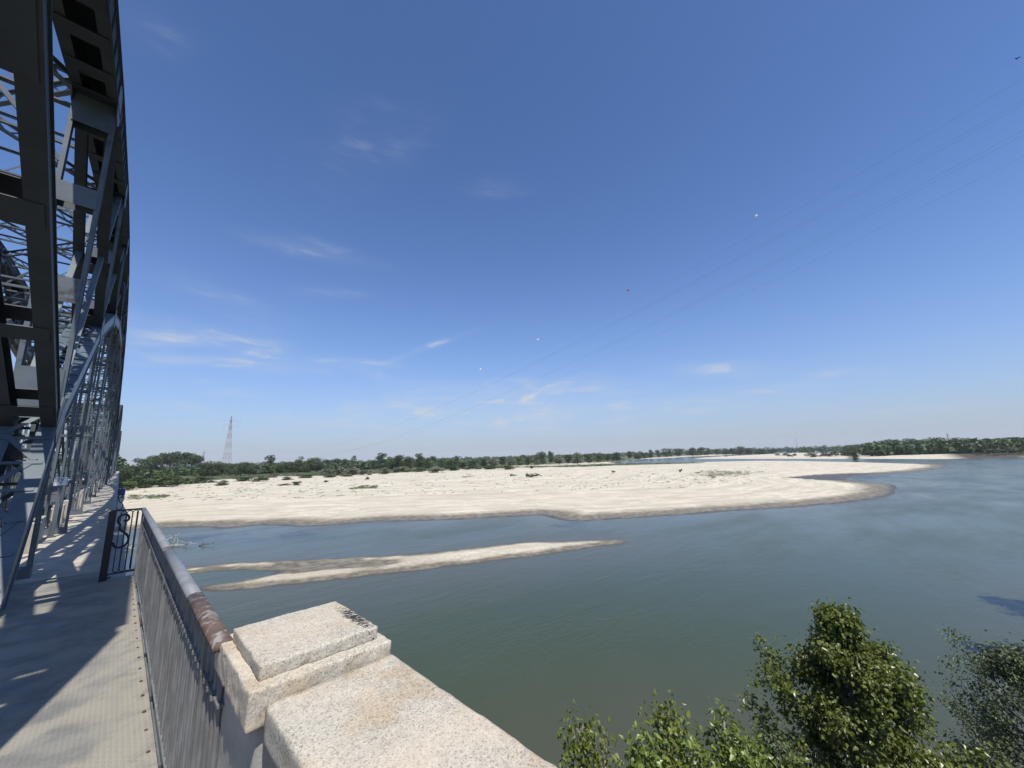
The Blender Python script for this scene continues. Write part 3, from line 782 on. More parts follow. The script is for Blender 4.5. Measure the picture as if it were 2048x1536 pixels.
# steel plates by the near end, laid joint to joint
mb = MB()
ys = [-4.0, -.6, 2.2, 5.03, 7.82, 10.55, 11.4]
for i in range(len(ys) - 1):
    x0, x1 = XI - .25, .435; k0, k1 = -x0 * .28, -x1 * .28
    if i == 5: e0 = e1 = ys[6]
    else: e0, e1 = ys[i + 1] + k0, ys[i + 1] + k1
    a0, a1 = min(ys[i] + k0 + .004, e0 - .02), ys[i] + k1 + .004
    mb.hexa([(x0, a0, -.02), (x1, a1, -.02), (x1, e1, -.02), (x0, e0, -.02), (x0, a0, 0), (x1, a1, 0), (x1, e1, .007), (x0, e0, .007)])
mb.box((XI - .25, 11.406, -.02), (-.01, 12.44, -.001))
plate = mb.build('steel_walkway_plates', 'checker'); tag(plate, kind='structure')
mb = MB()
y = 1.6
while y < 11.2:
    c = Vector((.393, y, .003)); n = 6; r = .017
    base = [(c.x + r * math.cos(k * math.pi / 3 + y), c.y + r * 1.25 * math.sin(k * math.pi / 3 + y), 0.0) for k in range(n)]
    top = [(c.x + r * .8 * math.cos(k * math.pi / 3 + y), c.y + r * math.sin(k * math.pi / 3 + y), .009) for k in range(n)]
    mb.add(base + top, [tuple(range(n, 2 * n))] + [(k, (k + 1) % n, (k + 1) % n + n, k + n) for k in range(n)])
    y += .353
tag(mb.build('plate_bolts', 'bolt'), 'row of rusty bolt heads along the edge of the steel walkway', 'bolts', kind='stuff')
# channel beside the plates
mb = MB(); mb.box((.437, 1.0, -.5), (.444, 11.35, -.03)); mb.box((.36, 1.0, -.30), (.43, 11.35, -.022))
for y in np.arange(1.7, 11.3, 1.25): mb.box((.444, y - .04, -.12), (.49, y + .04, -.03))
tag(mb.build('edge_channel', 'steel_dark'), 'dark steel channel along the outer edge of the walkway plates', 'edge beam')

# masonry : abutment and pier
mb = MB(); mb.box((-12, -30, -11.5), (.35, 9.5, -.55)); mb.box((-12.2, -30, -1.2), (.48, 9.7, -.75))
mb.box((.35, -30, -11.5), (1.0, 1.85, -.1))
tag(mb.build('stone_abutment', 'ashlar', bevel=.02), 'pale stone abutment below the near end of the walkway', 'abutment')
def pier(y, lab, hl=1.6):
    r = empty('stone_pier', (0, y, 0)); tag(r, lab, 'pier', 'stone piers under the bridge')
    m1 = MB(); m1.box((-9.2, -hl, -12), (.33, hl, -.75)); m1.build('shaft', 'ashlar', r, bevel=.03)
    m1 = MB(); m1.box((-9.4, -hl - .15, -.75), (.38, hl + .15, -.30 if hl > 3 else -.60)); m1.build('cap', 'mortar', r, bevel=.03)
pier(16.6, 'pale stone pier seen through the bars of the black gate', 4.3); pier(81.3, 'stone pier where the nearest truss span ends'); pier(162.7, 'stone pier farthest along the bridge')

# ------------------------------------------------------------------ concrete barrier, rail, sign
bar = empty('concrete_barrier', (-1.5, 16.9, 0))
tag(bar, 'sandy concrete blocks standing between the truss hangers along the road', 'barrier')
def blk(x0, x1, y0, y1, z1, name='block'):
    m1 = MB(); m1.box((x0 + 1.5, y0 - 16.9, -.02), (x1 + 1.5, y1 - 16.9, z1)); o = m1.build(name, 'concrete', bar, bevel=.025); return o
blk(-1.66, -1.36, 16.75, 17.15, .74, 'corner_block')
yy = 18.3; k = 0
while yy < 80:
    w = 1.5 if k % 2 == 0 else .4
    near = min(abs(yy + w / 2 - n) for n in NODES)
    if near > .5 + w / 2 - .1: blk(-1.70 if w > 1 else -1.66, -1.50 if w > 1 else -1.36, yy, yy + w, .70 if w > 1 else .80)
    yy += w + (.55 if k % 2 == 0 else .45); k += 1
gr = MB(); gr.box((-1.86, 9.0, .80), (-1.74, 240, .88)); gr.box((-1.80, 9.0, .62), (-1.785, 240, .80))
rail0 = gr.build('guard_rail', 'steel2'); tag(rail0, 'long grey steel rail between the road and the concrete blocks', 'guard rail')
gp = MB()
for y in np.arange(10.2, 120, 1.93): gp.box((-1.80, y - .04, 0), (-1.72, y + .04, .80))
gp.build('rail_posts', 'steel2', rail0)

def glyph_strokes(mb, strokes, cx, cz, s, y, th):
    for st in strokes:
        for i in range(len(st) - 1):
            a, b = st[i], st[i + 1]
            mb.beam((cx + a[0] * s, y, cz + a[1] * s), (cx + b[0] * s, y, cz + b[1] * s), .004, th, (0, 0, 1) if abs(b[0] - a[0]) > abs(b[1] - a[1]) else (1, 0, 0))
sg_ = empty('number_sign', (-1.33, 19.9, 0))
tag(sg_, 'small white sign reading IV over 9 on a grey post between the hangers', 'sign')
m1 = MB(); m1.box((-.045, -.045, 0), (.045, .045, 1.62)); m1.box((-.10, -.10, 0), (.10, .10, .03)); m1.box((-.09, -.06, .03), (-.045, .06, .5)); m1.build('post', 'steel2', sg_)
m1 = MB(); m1.box((-.155, -.07, 1.62), (.155, -.05, 1.88)); m1.build('plate', 'white', sg_, bevel=.004)
m1 = MB()
yy = -.0735
def bar_(x0, x1, z0, z1): m1.box((x0, yy - .002, z0), (x1, yy + .002, z1))
bar_(-.118, -.082, 1.80, 1.95); bar_(-.140, -.060, 1.93, 1.95); bar_(-.140, -.060, 1.80, 1.82)      # I
for a, b in (((-.02, 1.95), (.04, 1.80)), ((.04, 1.80), (.10, 1.95))):                               # V
    w = .020; m1.hexa([(a[0] - w, yy - .002, a[1]), (a[0] + w, yy - .002, a[1]), (a[0] + w, yy + .002, a[1]), (a[0] - w, yy + .002, a[1]),
                       (b[0] - w, yy - .002, b[1]), (b[0] + w, yy - .002, b[1]), (b[0] + w, yy + .002, b[1]), (b[0] - w, yy + .002, b[1])])
bar_(-.24, .24, 1.765, 1.775)
def ring(cx, cz, rx, rz, w, a0=0, a1=360, n=18):
    for i in range(n):
        t0 = math.radians(a0 + (a1 - a0) * i / n); t1 = math.radians(a0 + (a1 - a0) * (i + 1) / n)
        P = [(cx + rx * math.cos(t), cz + rz * math.sin(t)) for t in (t0, t1)]; Qq = [(cx + (rx - w) * math.cos(t), cz + (rz - w) * math.sin(t)) for t in (t0, t1)]
        m1.add([(P[0][0], yy, P[0][1]), (P[1][0], yy, P[1][1]), (Qq[1][0], yy, Qq[1][1]), (Qq[0][0], yy, Qq[0][1])], [(0, 1, 2, 3)])
ring(-.005, 1.70, .045, .042, .026)                                                                    # 9
ring(-.010, 1.675, .050, .085, .026, -75, 30)
for s in (-1, 1): m1.box((s * .262 - .006, yy - .001, 1.56), (s * .262 + .006, yy + .001, 1.98))
m1.v = [(x * .53, y, 1.75 + (z - 1.77) * .56) for x, y, z in m1.v]
m1.build('lettering', 'blackp', sg_)
bs = empty('blue_plate', (.16, 33.0, 0)); tag(bs, 'small blue plate fixed outside the far walkway railing', 'sign')
m1 = MB(); m1.box((-.20, -.01, .55), (.20, .01, .92)); m1.build('plate', 'bluep', bs)
m1 = MB(); m1.box((-.23, 0.012, .52), (.23, .02, .95)); m1.build('frame', 'white', bs)

# ------------------------------------------------------------------ near railing, gate, far railing
XR = .45
nr = empty('iron_railing', (XR, 2.5, 0))
tag(nr, 'weathered grey iron railing with close bars and rust streaks beside the steel plates', 'railing')
def hrail(mb, pts, w, h):
    prof = [(-w / 2, 0), (-w / 2, h * .45), (-w * .36, h * .85), (0, h), (w * .36, h * .85), (w / 2, h * .45), (w / 2, 0)]
    n = len(prof); vs = []
    for (x, y, z) in pts: vs += [(x + a, y, z + b) for a, b in prof]
    fs = []
    for i in range(len(pts) - 1):
        for k in range(n): fs.append((i * n + k, (i + 1) * n + k, (i + 1) * n + (k + 1) % n, i * n + (k + 1) % n))
    fs += [tuple(range(n)), tuple(range((len(pts)) * n - 1, (len(pts) - 1) * n - 1, -1))]
    mb.add(vs, fs)
m1 = MB(); hrail(m1, [(0, -.06, 1.27), (0, .97, 1.27)], .088, .045); o = m1.build('handrail', 'rust', nr, True); o['label'] = 'rusty brown end of the handrail against the stone'
m1 = MB(); hrail(m1, [(0, .975, 1.27), (0, 3.0, 1.27)], .082, .043); m1.build('handrail', 'handrail', nr, True)
m1 = MB(); hrail(m1, [(0, 3.0, 1.27), (0, 3.12, 1.27)], .085, .045); o = m1.build('rail_joint', 'rust', nr, True)
m1 = MB(); hrail(m1, [(0, 3.12, 1.27), (-.002, 6, 1.27), (-.005, 8.83, 1.27)], .082, .043); m1.build('handrail', 'handrail', nr, True)
m1 = MB(); m1.box((-.012, -.05, 1.243), (.032, 8.8, 1.27)); m1.box((-.005, -.05, .075), (.040, 8.8, .095)); m1.box((.0, -.4, -.62), (.014, 8.8, -.05)); m1.box((-.005, -.05, 1.02), (.040, 8.8, 1.032))
y = .069
while y < 8.7: m1.box((-.016, y - .009, 1.016), (-.004, y + .009, 1.036)); y += .112
m1.build('flat_rails', 'slat', nr)
m1 = MB(); y = 0.02
while y < 8.75:
    q1, q2 = random.uniform(-.004, .004), random.uniform(-.006, .006); m1.tube([(.019 + q1, y + q2, .09), (.019 + q1 + q2 * .3, y + q2, 1.245)], .0165, 8); y += .112
y = .076
while y < 8.7:                       # little arches that join the bars under the top flat
    pts = [(.019, y + .056 * math.cos(t), 1.17 + .06 * math.sin(t)) for t in np.linspace(0, math.pi, 7)]
    for i in range(6): m1.beam(pts[i], pts[i + 1], .034, .008, (1, 0, 0))
    y += .112
m1.build('bars', 'slat', nr)
for y in (.42, 3.05, 5.6, 8.0):
    m1 = MB(); m1.box((-.012, y - .022, -.05), (.046, y + .022, 1.245)); m1.build('post', 'slat', nr)
gate = empty('iron_gate', (0, 11.3, 0))
tag(gate, 'black iron cross railing with looped bars and one S scroll', 'railing')
m1 = MB(); m1.box((-.055, -.05, 0), (.055, .05, 1.30)); m1.build('main_post', 'black_iron', gate, bevel=.006)
m1 = MB(); m1.box((-.03, -.03, 1.285), (.47, .03, 1.315)); m1.box((.05, -.02, .10), (.44, .02, .125)); m1.build('rails', 'black_iron', gate)
m1 = MB(); m1.box((.425, -.02, .0), (.455, .02, 1.285)); m1.build('side_post', 'slat', gate)
m1 = MB()
for cx in (.16, .245, .33, .415 - .02):
    r = .040; z0, z1 = .17, 1.24
    pts = [(cx - r, 0, z) for z in np.linspace(z0, z1, 8)] + [(cx - r * math.cos(t), 0, z1 + r * math.sin(t)) for t in np.linspace(.3, math.pi - .3, 5)] + [(cx + r, 0, z) for z in np.linspace(z1, z0, 8)] + [(cx + r * math.cos(t), 0, z0 - r * math.sin(t)) for t in np.linspace(.3, math.pi - .05, 6)]
    m1.tube(pts, .0075, 6)
m1.build('looped_bars', 'black_iron', gate, True)
def s_scroll(mb, r=.016, y=0.0, flip=1, s=1.0, z0=0.0, x0=0.0):
    P = []
    for t in np.linspace(200, -95, 16):                       # small upper curl
        a = math.radians(t); rr = .050 + .045 * (200 - t) / 295
        P.append((.175 + rr * math.cos(a) * -1 * -1, 1.135 + rr * math.sin(a)))
    ctrl = [(.13, 1.02), (.125, .965), (.165, .90), (.225, .845), (.27, .775), (.278, .70), (.245, .625), (.185, .59), (.12, .60), (.075, .65), (.07, .70)]
    # upper curl written out so that the stroke stays one line
    curl = [(.17, 1.10), (.205, 1.085), (.235, 1.10), (.245, 1.145), (.225, 1.19), (.18, 1.215), (.125, 1.20), (.095, 1.155), (.09, 1.09)]
    pts = curl + ctrl
    pts = [(x0 + flip * p * s, y, z0 + q * s) for p, q in pts]
    # smooth by Catmull-Rom
    out = []
    for i in range(len(pts) - 1):
        p0, p1, p2, p3 = [Vector(pts[max(0, min(len(pts) - 1, i + k))]) for k in (-1, 0, 1, 2)]
        for t in (0, .33, .66):
            out.append(.5 * ((2 * p1) + (p2 - p0) * t + (2 * p0 - 5 * p1 + 4 * p2 - p3) * t * t + (3 * p1 - p0 - 3 * p2 + p3) * t ** 3))
    out.append(Vector(pts[-1])); mb.tube(out, r * s, 8)
m1 = MB(); s_scroll(m1, .019, -.02); m1.build('scroll', 'black_iron', gate, True)
fr = empty('walkway_railing', (0.0, 12.0, 0))
tag(fr, 'dark iron railing with S scroll brackets running along the far walkway', 'railing')
m1 = MB(); m1.box((-.035, -.55, 1.22), (.035, 320, 1.27)); m1.box((-.02, .3, .08), (.02, 320, .11)); m1.box((.0, .3, -.55), (.03, 320, -.02)); m1.build('long_rails', 'handrail', fr)
m1 = MB()
for y in np.arange(.5, 150, .16): m1.box((-.009, y - .009, .11), (.009, y + .009, 1.22))
m1.build('bars', 'handrail', fr)
for i in range(15):
    y = 8.9 + i * 7.725 * .5
    m1 = MB(); m1.box((-.04, y - .04, -.1), (.04, y + .04, 1.25)); p = m1.build('post', 'black_iron', fr)
    if i % 2: continue
    m1 = MB(); s_scroll(m1, .019, y, 1, .85, .12)
    m1.build('scroll', 'black_iron', p, True)
# handrail flange seen along the inside of the far railing
# ------------------------------------------------------------------ granite parapet
def rough_block(name, a, b, mat, parent, amp=.004, chip=.010, seed=0, step=.02):
    """cuboid with chiselled faces and worn edges"""
    x0, y0, z0 = a; x1, y1, z1 = b; bm = bmesh.new()
    n = [max(2, int((q - p) / step)) for p, q in zip(a, b)]
    n = [min(v, 70) for v in n]
    def grid(o, u, v, nu, nv):
        vs = [[bm.verts.new(Vector(o) + Vector(u) * (i / nu) + Vector(v) * (j / nv)) for j in range(nv + 1)] for i in range(nu + 1)]
        for i in range(nu):
            for j in range(nv): bm.faces.new((vs[i][j], vs[i + 1][j], vs[i + 1][j + 1], vs[i][j + 1]))
    dx, dy, dz = (x1 - x0, 0, 0), (0, y1 - y0, 0), (0, 0, z1 - z0)
    grid((x0, y0, z1), dx, dy, n[0], n[1]); grid((x0, y0, z0), dy, dx, n[1], n[0])
    grid((x0, y0, z0), dx, dz, n[0], n[2]); grid((x0, y1, z0), dz, dx, n[2], n[0])
    grid((x0, y0, z0), dz, dy, n[2], n[1]); grid((x1, y0, z0), dy, dz, n[1], n[2])
    bmesh.ops.remove_doubles(bm, verts=bm.verts, dist=1e-4)
    c = Vector(((x0 + x1) / 2, (y0 + y1) / 2, (z0 + z1) / 2)); hx, hy, hz = (x1 - x0) / 2, (y1 - y0) / 2, (z1 - z0) / 2
    for v in bm.verts:
        p = v.co - c
        # round the edges
        e = [hx - abs(p.x), hy - abs(p.y), hz - abs(p.z)]; es = sorted(e); w = chip * (.7 + .9 * (mnoise.noise(v.co * 9 + Vector((seed, 0, 0))) + .5))
        if es[1] < w:
            k = (w - es[1]) * .32
            for ax in range(3):
                if e[ax] < w + 1e-6 and e[ax] <= es[1] + 1e-6: p[ax] -= math.copysign(k, p[ax])
        nn = Vector((mnoise.noise(v.co * 22 + Vector((seed, 3, 0))), mnoise.noise(v.co * 22 + Vector((9, seed, 0))), mnoise.noise(v.co * 22 + Vector((0, 7, seed)))))
        n2 = mnoise.noise(v.co * 60 + Vector((seed, 1, 1)))
        n3 = mnoise.noise(v.co * 7 + Vector((seed * 2, 5, 1))); q = v.co * 16 + Vector((seed, 8, 2)); bite = max(0.0, mnoise.noise(q) - .28) if es[1] < w * 2.2 else 0.0
        v.co = c + p + nn * amp + (p.normalized() * (n2 * amp * .6 + n3 * amp * .9 - bite * .030))
    me = bpy.data.meshes.new(name); bm.to_mesh(me); bm.free()
    me.polygons.foreach_set('use_smooth', [True] * len(me.polygons)); me.materials.append(MAT[mat])
    o = bpy.data.objects.new(name, me); COL.objects.link(o); o.parent = parent; return o
gp_ = empty('granite_parapet', (0, 0, 0)); tag(gp_, 'rough speckled granite parapet with a stepped end block at the end of the handrail', 'parapet')
rough_block('end_block', (.432, 1.856, 1.165), (1.005, 2.545, 1.305), 'granite', gp_, .004, .008, 1, .010)
rough_block('top_slab', (.476, 1.915, 1.30), (.962, 2.43, 1.362), 'granite_mark', gp_, .0025, .006, 2, .010)
rough_block('coping_stone', (.487, -.9, 1.125), (1.003, 1.853, 1.25), 'granite', gp_, .003, .008, 3, .013)
rough_block('pedestal', (.475, 1.90, -.1), (.93, 2.52, 1.17), 'mortar', gp_, .004, .01, 4, .04)
rough_block('wall', (.60, -.9, -.1), (.90, 1.88, 1.13), 'mortar', gp_, .004, .01, 5, .05)
# ------------------------------------------------------------------ vehicles
def loft(mb, secs, mi=0, close=True):
    n = len(secs[0]); vs = [v for s_ in secs for v in s_]; fs = []
    for i in range(len(secs) - 1):
        for k in range(n): fs.append((i * n + k, i * n + (k + 1) % n, (i + 1) * n + (k + 1) % n, (i + 1) * n + k))
    fs += [tuple(range(n - 1, -1, -1)), tuple(range((len(secs) - 1) * n, len(secs) * n))]
    mb.add(vs, fs, mi)
def vehicle(name, loc, label, paintm, Ww, Lh, Hh, group):
    r = empty(name, loc); tag(r, label, 'car', group)
    hw = Ww / 2
    def sec(y, zb, zt, w, tw):   # front at -Y
        return [(-w, y, zb), (-w, y, zb + (zt - zb) * .55), (-tw, y, zt), (tw, y, zt), (w, y, zb + (zt - zb) * .55), (w, y, zb)]
    bh = Hh * .58
    m = MB(); loft(m, [sec(-Lh / 2, .35, bh * .78, hw * .88, hw * .80), sec(-Lh / 2 + .12, .25, bh * .88, hw * .97, hw * .88), sec(-Lh / 2 + 1.1, .22, bh * .97, hw, hw * .92),
                       sec(0, .22, bh, hw, hw * .94), sec(Lh / 2 - .2, .25, bh, hw * .98, hw * .93), sec(Lh / 2, .4, bh * .95, hw * .92, hw * .86)])
    m.build('body', paintm, r, bevel=.04)
    m = MB(); loft(m, [sec(-Lh / 2 + 1.0, bh * .96, bh * .97, hw * .90, hw * .88), sec(-Lh / 2 + 1.75, bh * .96, Hh - .05, hw * .90, hw * .68), sec(Lh / 2 - .9, bh * .96, Hh - .03, hw * .90, hw * .68), sec(Lh / 2 - .15, bh * .96, bh * .99, hw * .90, hw * .86)])
    m.build('windows', 'glass', r)
    m = MB(); m.box((-hw * .70, -Lh / 2 + 1.75, Hh - .05), (hw * .70, Lh / 2 - .9, Hh)); m.build('roof', paintm, r, bevel=.02)
    for s in (-1, 1):
        for y in (-Lh / 2 + .85, Lh / 2 - .85):
            m = MB(); m.tube([(s * (hw - .24), y, .34), (s * (hw + .01), y, .34)], .34, 18); w = m.build('wheel', 'rubber', r, False)
            m = MB(); m.tube([(s * (hw), y, .34), (s * (hw + .02), y, .34)], .20, 12); m.build('rim', 'chrome', w)
        m = MB(); m.box((s * hw * .62 - .17, -Lh / 2 - .02, bh * .62), (s * hw * .62 + .17, -Lh / 2 + .1, bh * .78)); m.build('headlight', 'lampglass', r, bevel=.02)
        m = MB(); m.box((s * (hw + .12) - .09, -Lh / 2 + 1.5, bh * .98), (s * (hw + .12) + .09, -Lh / 2 + 1.6, bh * 1.12)); m.build('mirror', paintm, r, bevel=.02)
    m = MB()
    for k in range(4): m.box((-hw * .40, -Lh / 2 - .03, bh * (.58 + .05 * k)), (hw * .40, -Lh / 2 + .02, bh * (.60 + .05 * k)))
    m.build('grille', 'chrome', r)
    m = MB(); m.box((-.26, -Lh / 2 - .05, .42), (.26, -Lh / 2 - .02, .53)); m.build('number_plate', 'white', r)
    return r
vehicle('suv', (-3.75, 74, .08), 'dark off road vehicle with pale headlights driving along the bridge', 'carpaint', 1.95, 4.5, 1.85, 'vehicles on the bridge road')
vehicle('hatchback', (-5.4, 118, .08), 'small silver car far along the bridge road behind the dark vehicle', 'carsilver', 1.75, 4.0, 1.5, 'vehicles on the bridge road')

# ------------------------------------------------------------------ pylons and wires
def pylon(loc, Hh, base, arms, name, label, group, tall=False, rz=0):
    r = empty(name, loc, rz); tag(r, label, 'pylon', group)
    W_, R_ = MB(), MB()
    nlev = 13 if tall else 9
    zs = [0]; 
    for i in range(nlev): zs.append(Hh * (1 - (1 - (i + 1) / nlev) ** 1.45))
    def hw(z): 
        f = z / Hh
        return base / 2 * (1 - f) ** 1.0 * .92 + base * .035
    t = max(.20, Hh * .0021)
    for i in range(nlev):
        z0, z1 = zs[i], zs[i + 1]; a, b = hw(z0), hw(z1)
        m = R_ if i % 2 == 0 else W_
        m = MB()
        cs = [(-1, -1), (1, -1), (1, 1), (-1, 1)]
        for k in range(4):
            p, q = cs[k], cs[(k + 1) % 4]
            m.beam((p[0] * a, p[1] * a, z0), (p[0] * b, p[1] * b, z1), t * 1.5, t * 1.5, (0, 1, 0))
            m.beam((p[0] * a, p[1] * a, z0), (q[0] * b, q[1] * b, z1), t * .7, t * .7, (0, 0, 1))
            m.beam((q[0] * a, q[1] * a, z0), (p[0] * b, p[1] * b, z1), t * .7, t * .7, (0, 0, 1))
            m.beam((p[0] * b, p[1] * b, z1), (q[0] * b, q[1] * b, z1), t * .8, t * .8, (0, 0, 1))
        m.build(*(('red_section', 'redpaint') if i % 2 == 0 else ('white_section', 'whitepylon')), r)
    m = MB(); m2 = MB()
    for (z, w) in arms:
        for s in (-1, 1):
            h_ = hw(z)
            m.beam((s * h_, 0, z), (s * w, 0, z), t * .9, t * .9); m.beam((s * h_, 0, z + Hh * .035), (s * w, 0, z), t * .9, t * .9)
            for f in (.35, .7): m.beam((s * (h_ + (w - h_) * f), 0, z), (s * (h_ + (w - h_) * (f - .2)), 0, z + Hh * .035 * (1 - f + .2)), t * .6, t * .6)
            m2.beam((s * w, 0, z), (s * w, 0, z - Hh * .03), t * .8, t * .8, (0, 1, 0))
    m.build('cross_arms', 'whitepylon', r); m2.build('insulators', 'wire', r)
    return r
PB = Vector((138.5, 887.1, ZW + 1.0))
tp = at(463, 834, 100); 
pylon((PB.x, PB.y, PB.z), 100 - PB.z - 9, 12, [(92, 17), (82, 12)], 'tall_pylon', 'very tall red and white lattice pylon rising behind the trees', 'power pylons beyond the river', True, .3)
for px, pt, pb, D, b, lab in ((411, 902, 930, 1500, 12, 'small red and white pylon left of the tall one, above the treetops'), (280, 914, 932, 2300, 13, 'faint grey pylon above the leftmost grove'),
                            (1592, 878, 896, 3500, 20, 'faint thin pylon on the horizon by the far river bend'), (1897, 866, 884, 1800, 9, 'faint mast above the wooded bank on the right')):
    d = ray(px, 880); d2 = Vector((d.x, d.y)).normalized(); p = CAM.xy + d2 * D
    h = ztop(p.x, p.y, pt) - (ZW + 1)
    pylon((p.x, p.y, ZW + 1), h, b * .7, [(h * .92, b * .8), (h * .8, b * .6)], 'pylon', lab, 'power pylons beyond the river', False, .5)
PSI = math.radians(181)
WD = Vector((math.sin(PSI), math.cos(PSI), 0)); WN = Vector((math.cos(PSI), -math.sin(PSI), 0))
B0 = Vector((138.5031, 887.0895, 0))
WIRES = {'ball': (-11.5, .000276942, -.264484, 97.), 'w1': (19.5, .000292254, -.292887, 88.), 'w2': (19.5, .000296008, -.300412, 88.0), 'w3': (19.5, .000293046, -.298533, 88.0),
         'w4': (19.5, .000313993, -.322448, 88.), 'w5': (19.5, .000310959, -.320609, 88.), 'w6': (-3.5, .00030347, -.307234, 88.)}
pw_ = {'w1': 'highest of the bare cables sloping down from the upper right', 'w2': 'second cable from the top, running closely paired with the third', 'w3': 'third cable from the top, just under its twin',
       'w4': 'fourth cable from the top, upper one of the lower pair', 'w5': 'fifth cable from the top, lower one of the lower pair', 'w6': 'lowest cable of the power line crossing the sky',
       'ball': 'thin earth wire above the other cables, carrying marker balls'}
def wp_(k, s):
    o, a, b, c = WIRES[k]; p = B0 + WN * o * min(1, s / 300 + .2) + WD * s
    return Vector((p.x, p.y, a * s * s + b * s + c))
for k in WIRES:
    m = MB(); m.tube([wp_(k, s) for s in np.linspace(2, 960, 130)], .012 if k != 'ball' else .006, 5)
    tag(m.build('power_cable', 'wire', None, True), pw_[k], 'power cable', 'cables of the power line')
for s, mt, lab in ((864, 'ball', 'white marker ball highest on the earth wire, right of centre'), (818, 'redball', 'dark red marker ball between two white ones on the earth wire'),
               (769, 'ball', 'white marker ball just below the dark red one'), (725, 'ball', 'small white marker ball lowest on the earth wire')):
    bm = bmesh.new(); bmesh.ops.create_uvsphere(bm, u_segments=14, v_segments=10, radius=.42)
    me = bpy.data.meshes.new('marker_ball'); bm.to_mesh(me); bm.free(); me.materials.append(MAT[mt])
    o = bpy.data.objects.new('marker_ball', me); COL.objects.link(o); o.location = wp_('ball', s); tag(o, lab, 'marker ball', 'marker balls on the earth wire')
# bird
bp = CAM + ray(2035, 117).normalized() * 45
br_ = empty('bird', bp, .6); br_.scale = (.6, .6, .6); tag(br_, 'small dark bird flying high at the top right', 'bird')
m = MB(); m.tube([(-.17, 0, 0), (-.13, 0, .01), (-.02, 0, .02), (.08, 0, .02), (.14, 0, .03), (.18, 0, .025)], [.008, .03, .045, .035, .024, .004], 8)
m.add([(-.16, 0, .0), (-.27, .05, 0), (-.27, -.05, 0)], [(0, 1, 2)])
for s in (-1, 1):
    m.add([(.07, s * .03, .03), (-.05, s * .03, .03), (.05, s * .16, .08), (-.05, s * .16, .07), (-.06, s * .31, .05)], [(0, 1, 3, 2), (2, 3, 4)])
m.build('body', 'bird', br_)

# ------------------------------------------------------------------ trees (mid distance and far)
def leaf_cloud(n, clumps, size, seed, flat=.0):
    """n small leaf quads gathered in clumps (cx,cy,cz,rx,ry,rz); returns V, Q, tone"""
    r = np.random.default_rng(seed); cl = np.array(clumps); vol = (cl[:, 3] * cl[:, 4] * cl[:, 5]) ** .67
    idx = r.choice(len(cl), n, p=vol / vol.sum())
    d = r.normal(size=(n, 3)); d /= np.linalg.norm(d, axis=1)[:, None]
    rad = r.uniform(.45, 1.05, n) ** .6
    c = cl[idx, :3] + d * cl[idx, 3:] * rad[:, None]
    nrm = d * .8 + r.normal(size=(n, 3)) * .75; nrm[:, 2] += .25; nrm /= np.linalg.norm(nrm, axis=1)[:, None]
    a = np.cross(nrm, r.normal(size=(n, 3))); a /= np.linalg.norm(a, axis=1)[:, None]; b = np.cross(nrm, a)
    s = size * r.uniform(.6, 1.3, n)[:, None]
    V = np.stack([c - a * s, c - b * s * .55, c + a * s, c + b * s * .55], 1).reshape(-1, 3)
    Q = np.arange(n * 4).reshape(n, 4)
    tone = np.repeat(r.uniform(0, 1, n) * .5 + r.uniform(0, 1, len(cl))[idx] * .5, 4)
    return V, Q, tone
def crown_mesh(kind, seed, n):
    r = random.Random(seed); cl = []
    if kind == 'round': 
        for i in range(20):
            a = r.uniform(0, 6.28); q = r.uniform(0, .30); z = r.uniform(.16, .86); w = .20 * (1.15 - abs(z - .5))
            cl.append((q * math.cos(a), q * math.sin(a), z, w, w, w * .8))
    elif kind == 'tall':
        for i in range(16):
            z = r.uniform(.15, .90); a = r.uniform(0, 6.28); q = r.uniform(.03, .34) * (1 - .6 * abs(z - .5)); w = .22 * (1.15 - z * .45)
            cl.append((q * math.cos(a), q * math.sin(a), z, w, w, .095))
    elif kind == 'umbrella':
        for i in range(18):
            a = r.uniform(0, 6.28); q = r.uniform(0, .36); z = r.uniform(.50, .90) - q * .25
            cl.append((q * math.cos(a), q * math.sin(a), z, .15, .15, .085))
    else:   # bush, down to the ground
        for i in range(16):
            a = r.uniform(0, 6.28); q = r.uniform(0, .36); z = r.uniform(.12, .82 - q * .9)
            cl.append((q * math.cos(a), q * math.sin(a), z, .17, .17, .16))
    return leaf_cloud(n, cl, .030 if n > 2000 else .042, seed)
LM = {'dark': 'leaf_dark', 'mid': 'leaf_mid', 'willow': 'leaf_willow'}
CROWNS = {}
def crown_me(kind, col, var, n):
    k = (kind, col, var, n)
    if k not in CROWNS:
        V, Q, tone = crown_mesh(kind, ord(kind[0]) * 7 + var * 13, n)
        o = mesh_np('crown', V, Q, LM[col], [('tone', 'POINT', tone)], False)
        CROWNS[k] = o.data; bpy.data.objects.remove(o)
    return CROWNS[k]
TR = {}
def trunk_me(kind):
    if kind not in TR:
        m = MB(); r = random.Random(3)
        top = .7
        m.tube([(0, 0, -.05), (0, 0, .0), (.01, .005, .25), (-.01, 0, .5), (0, 0, top)], [.03, .022, .018, .012, .004], 6)
        for k in range(5):
            a = k * 1.26; z = .3 + .06 * k; m.tube([(0, 0, z), (.12 * math.cos(a), .12 * math.sin(a), z + .13), (.2 * math.cos(a), .2 * math.sin(a), z + .26)], [.01, .006, .002], 5)
        o = m.build('trunk', 'bark'); TR[kind] = o.data; bpy.data.objects.remove(o)
    return TR[kind]
def ground_h(x, y):
    h, _, _ = heights(np.array([x, x]), np.array([y, y])); return ZW + float(h[0])
NT = 0
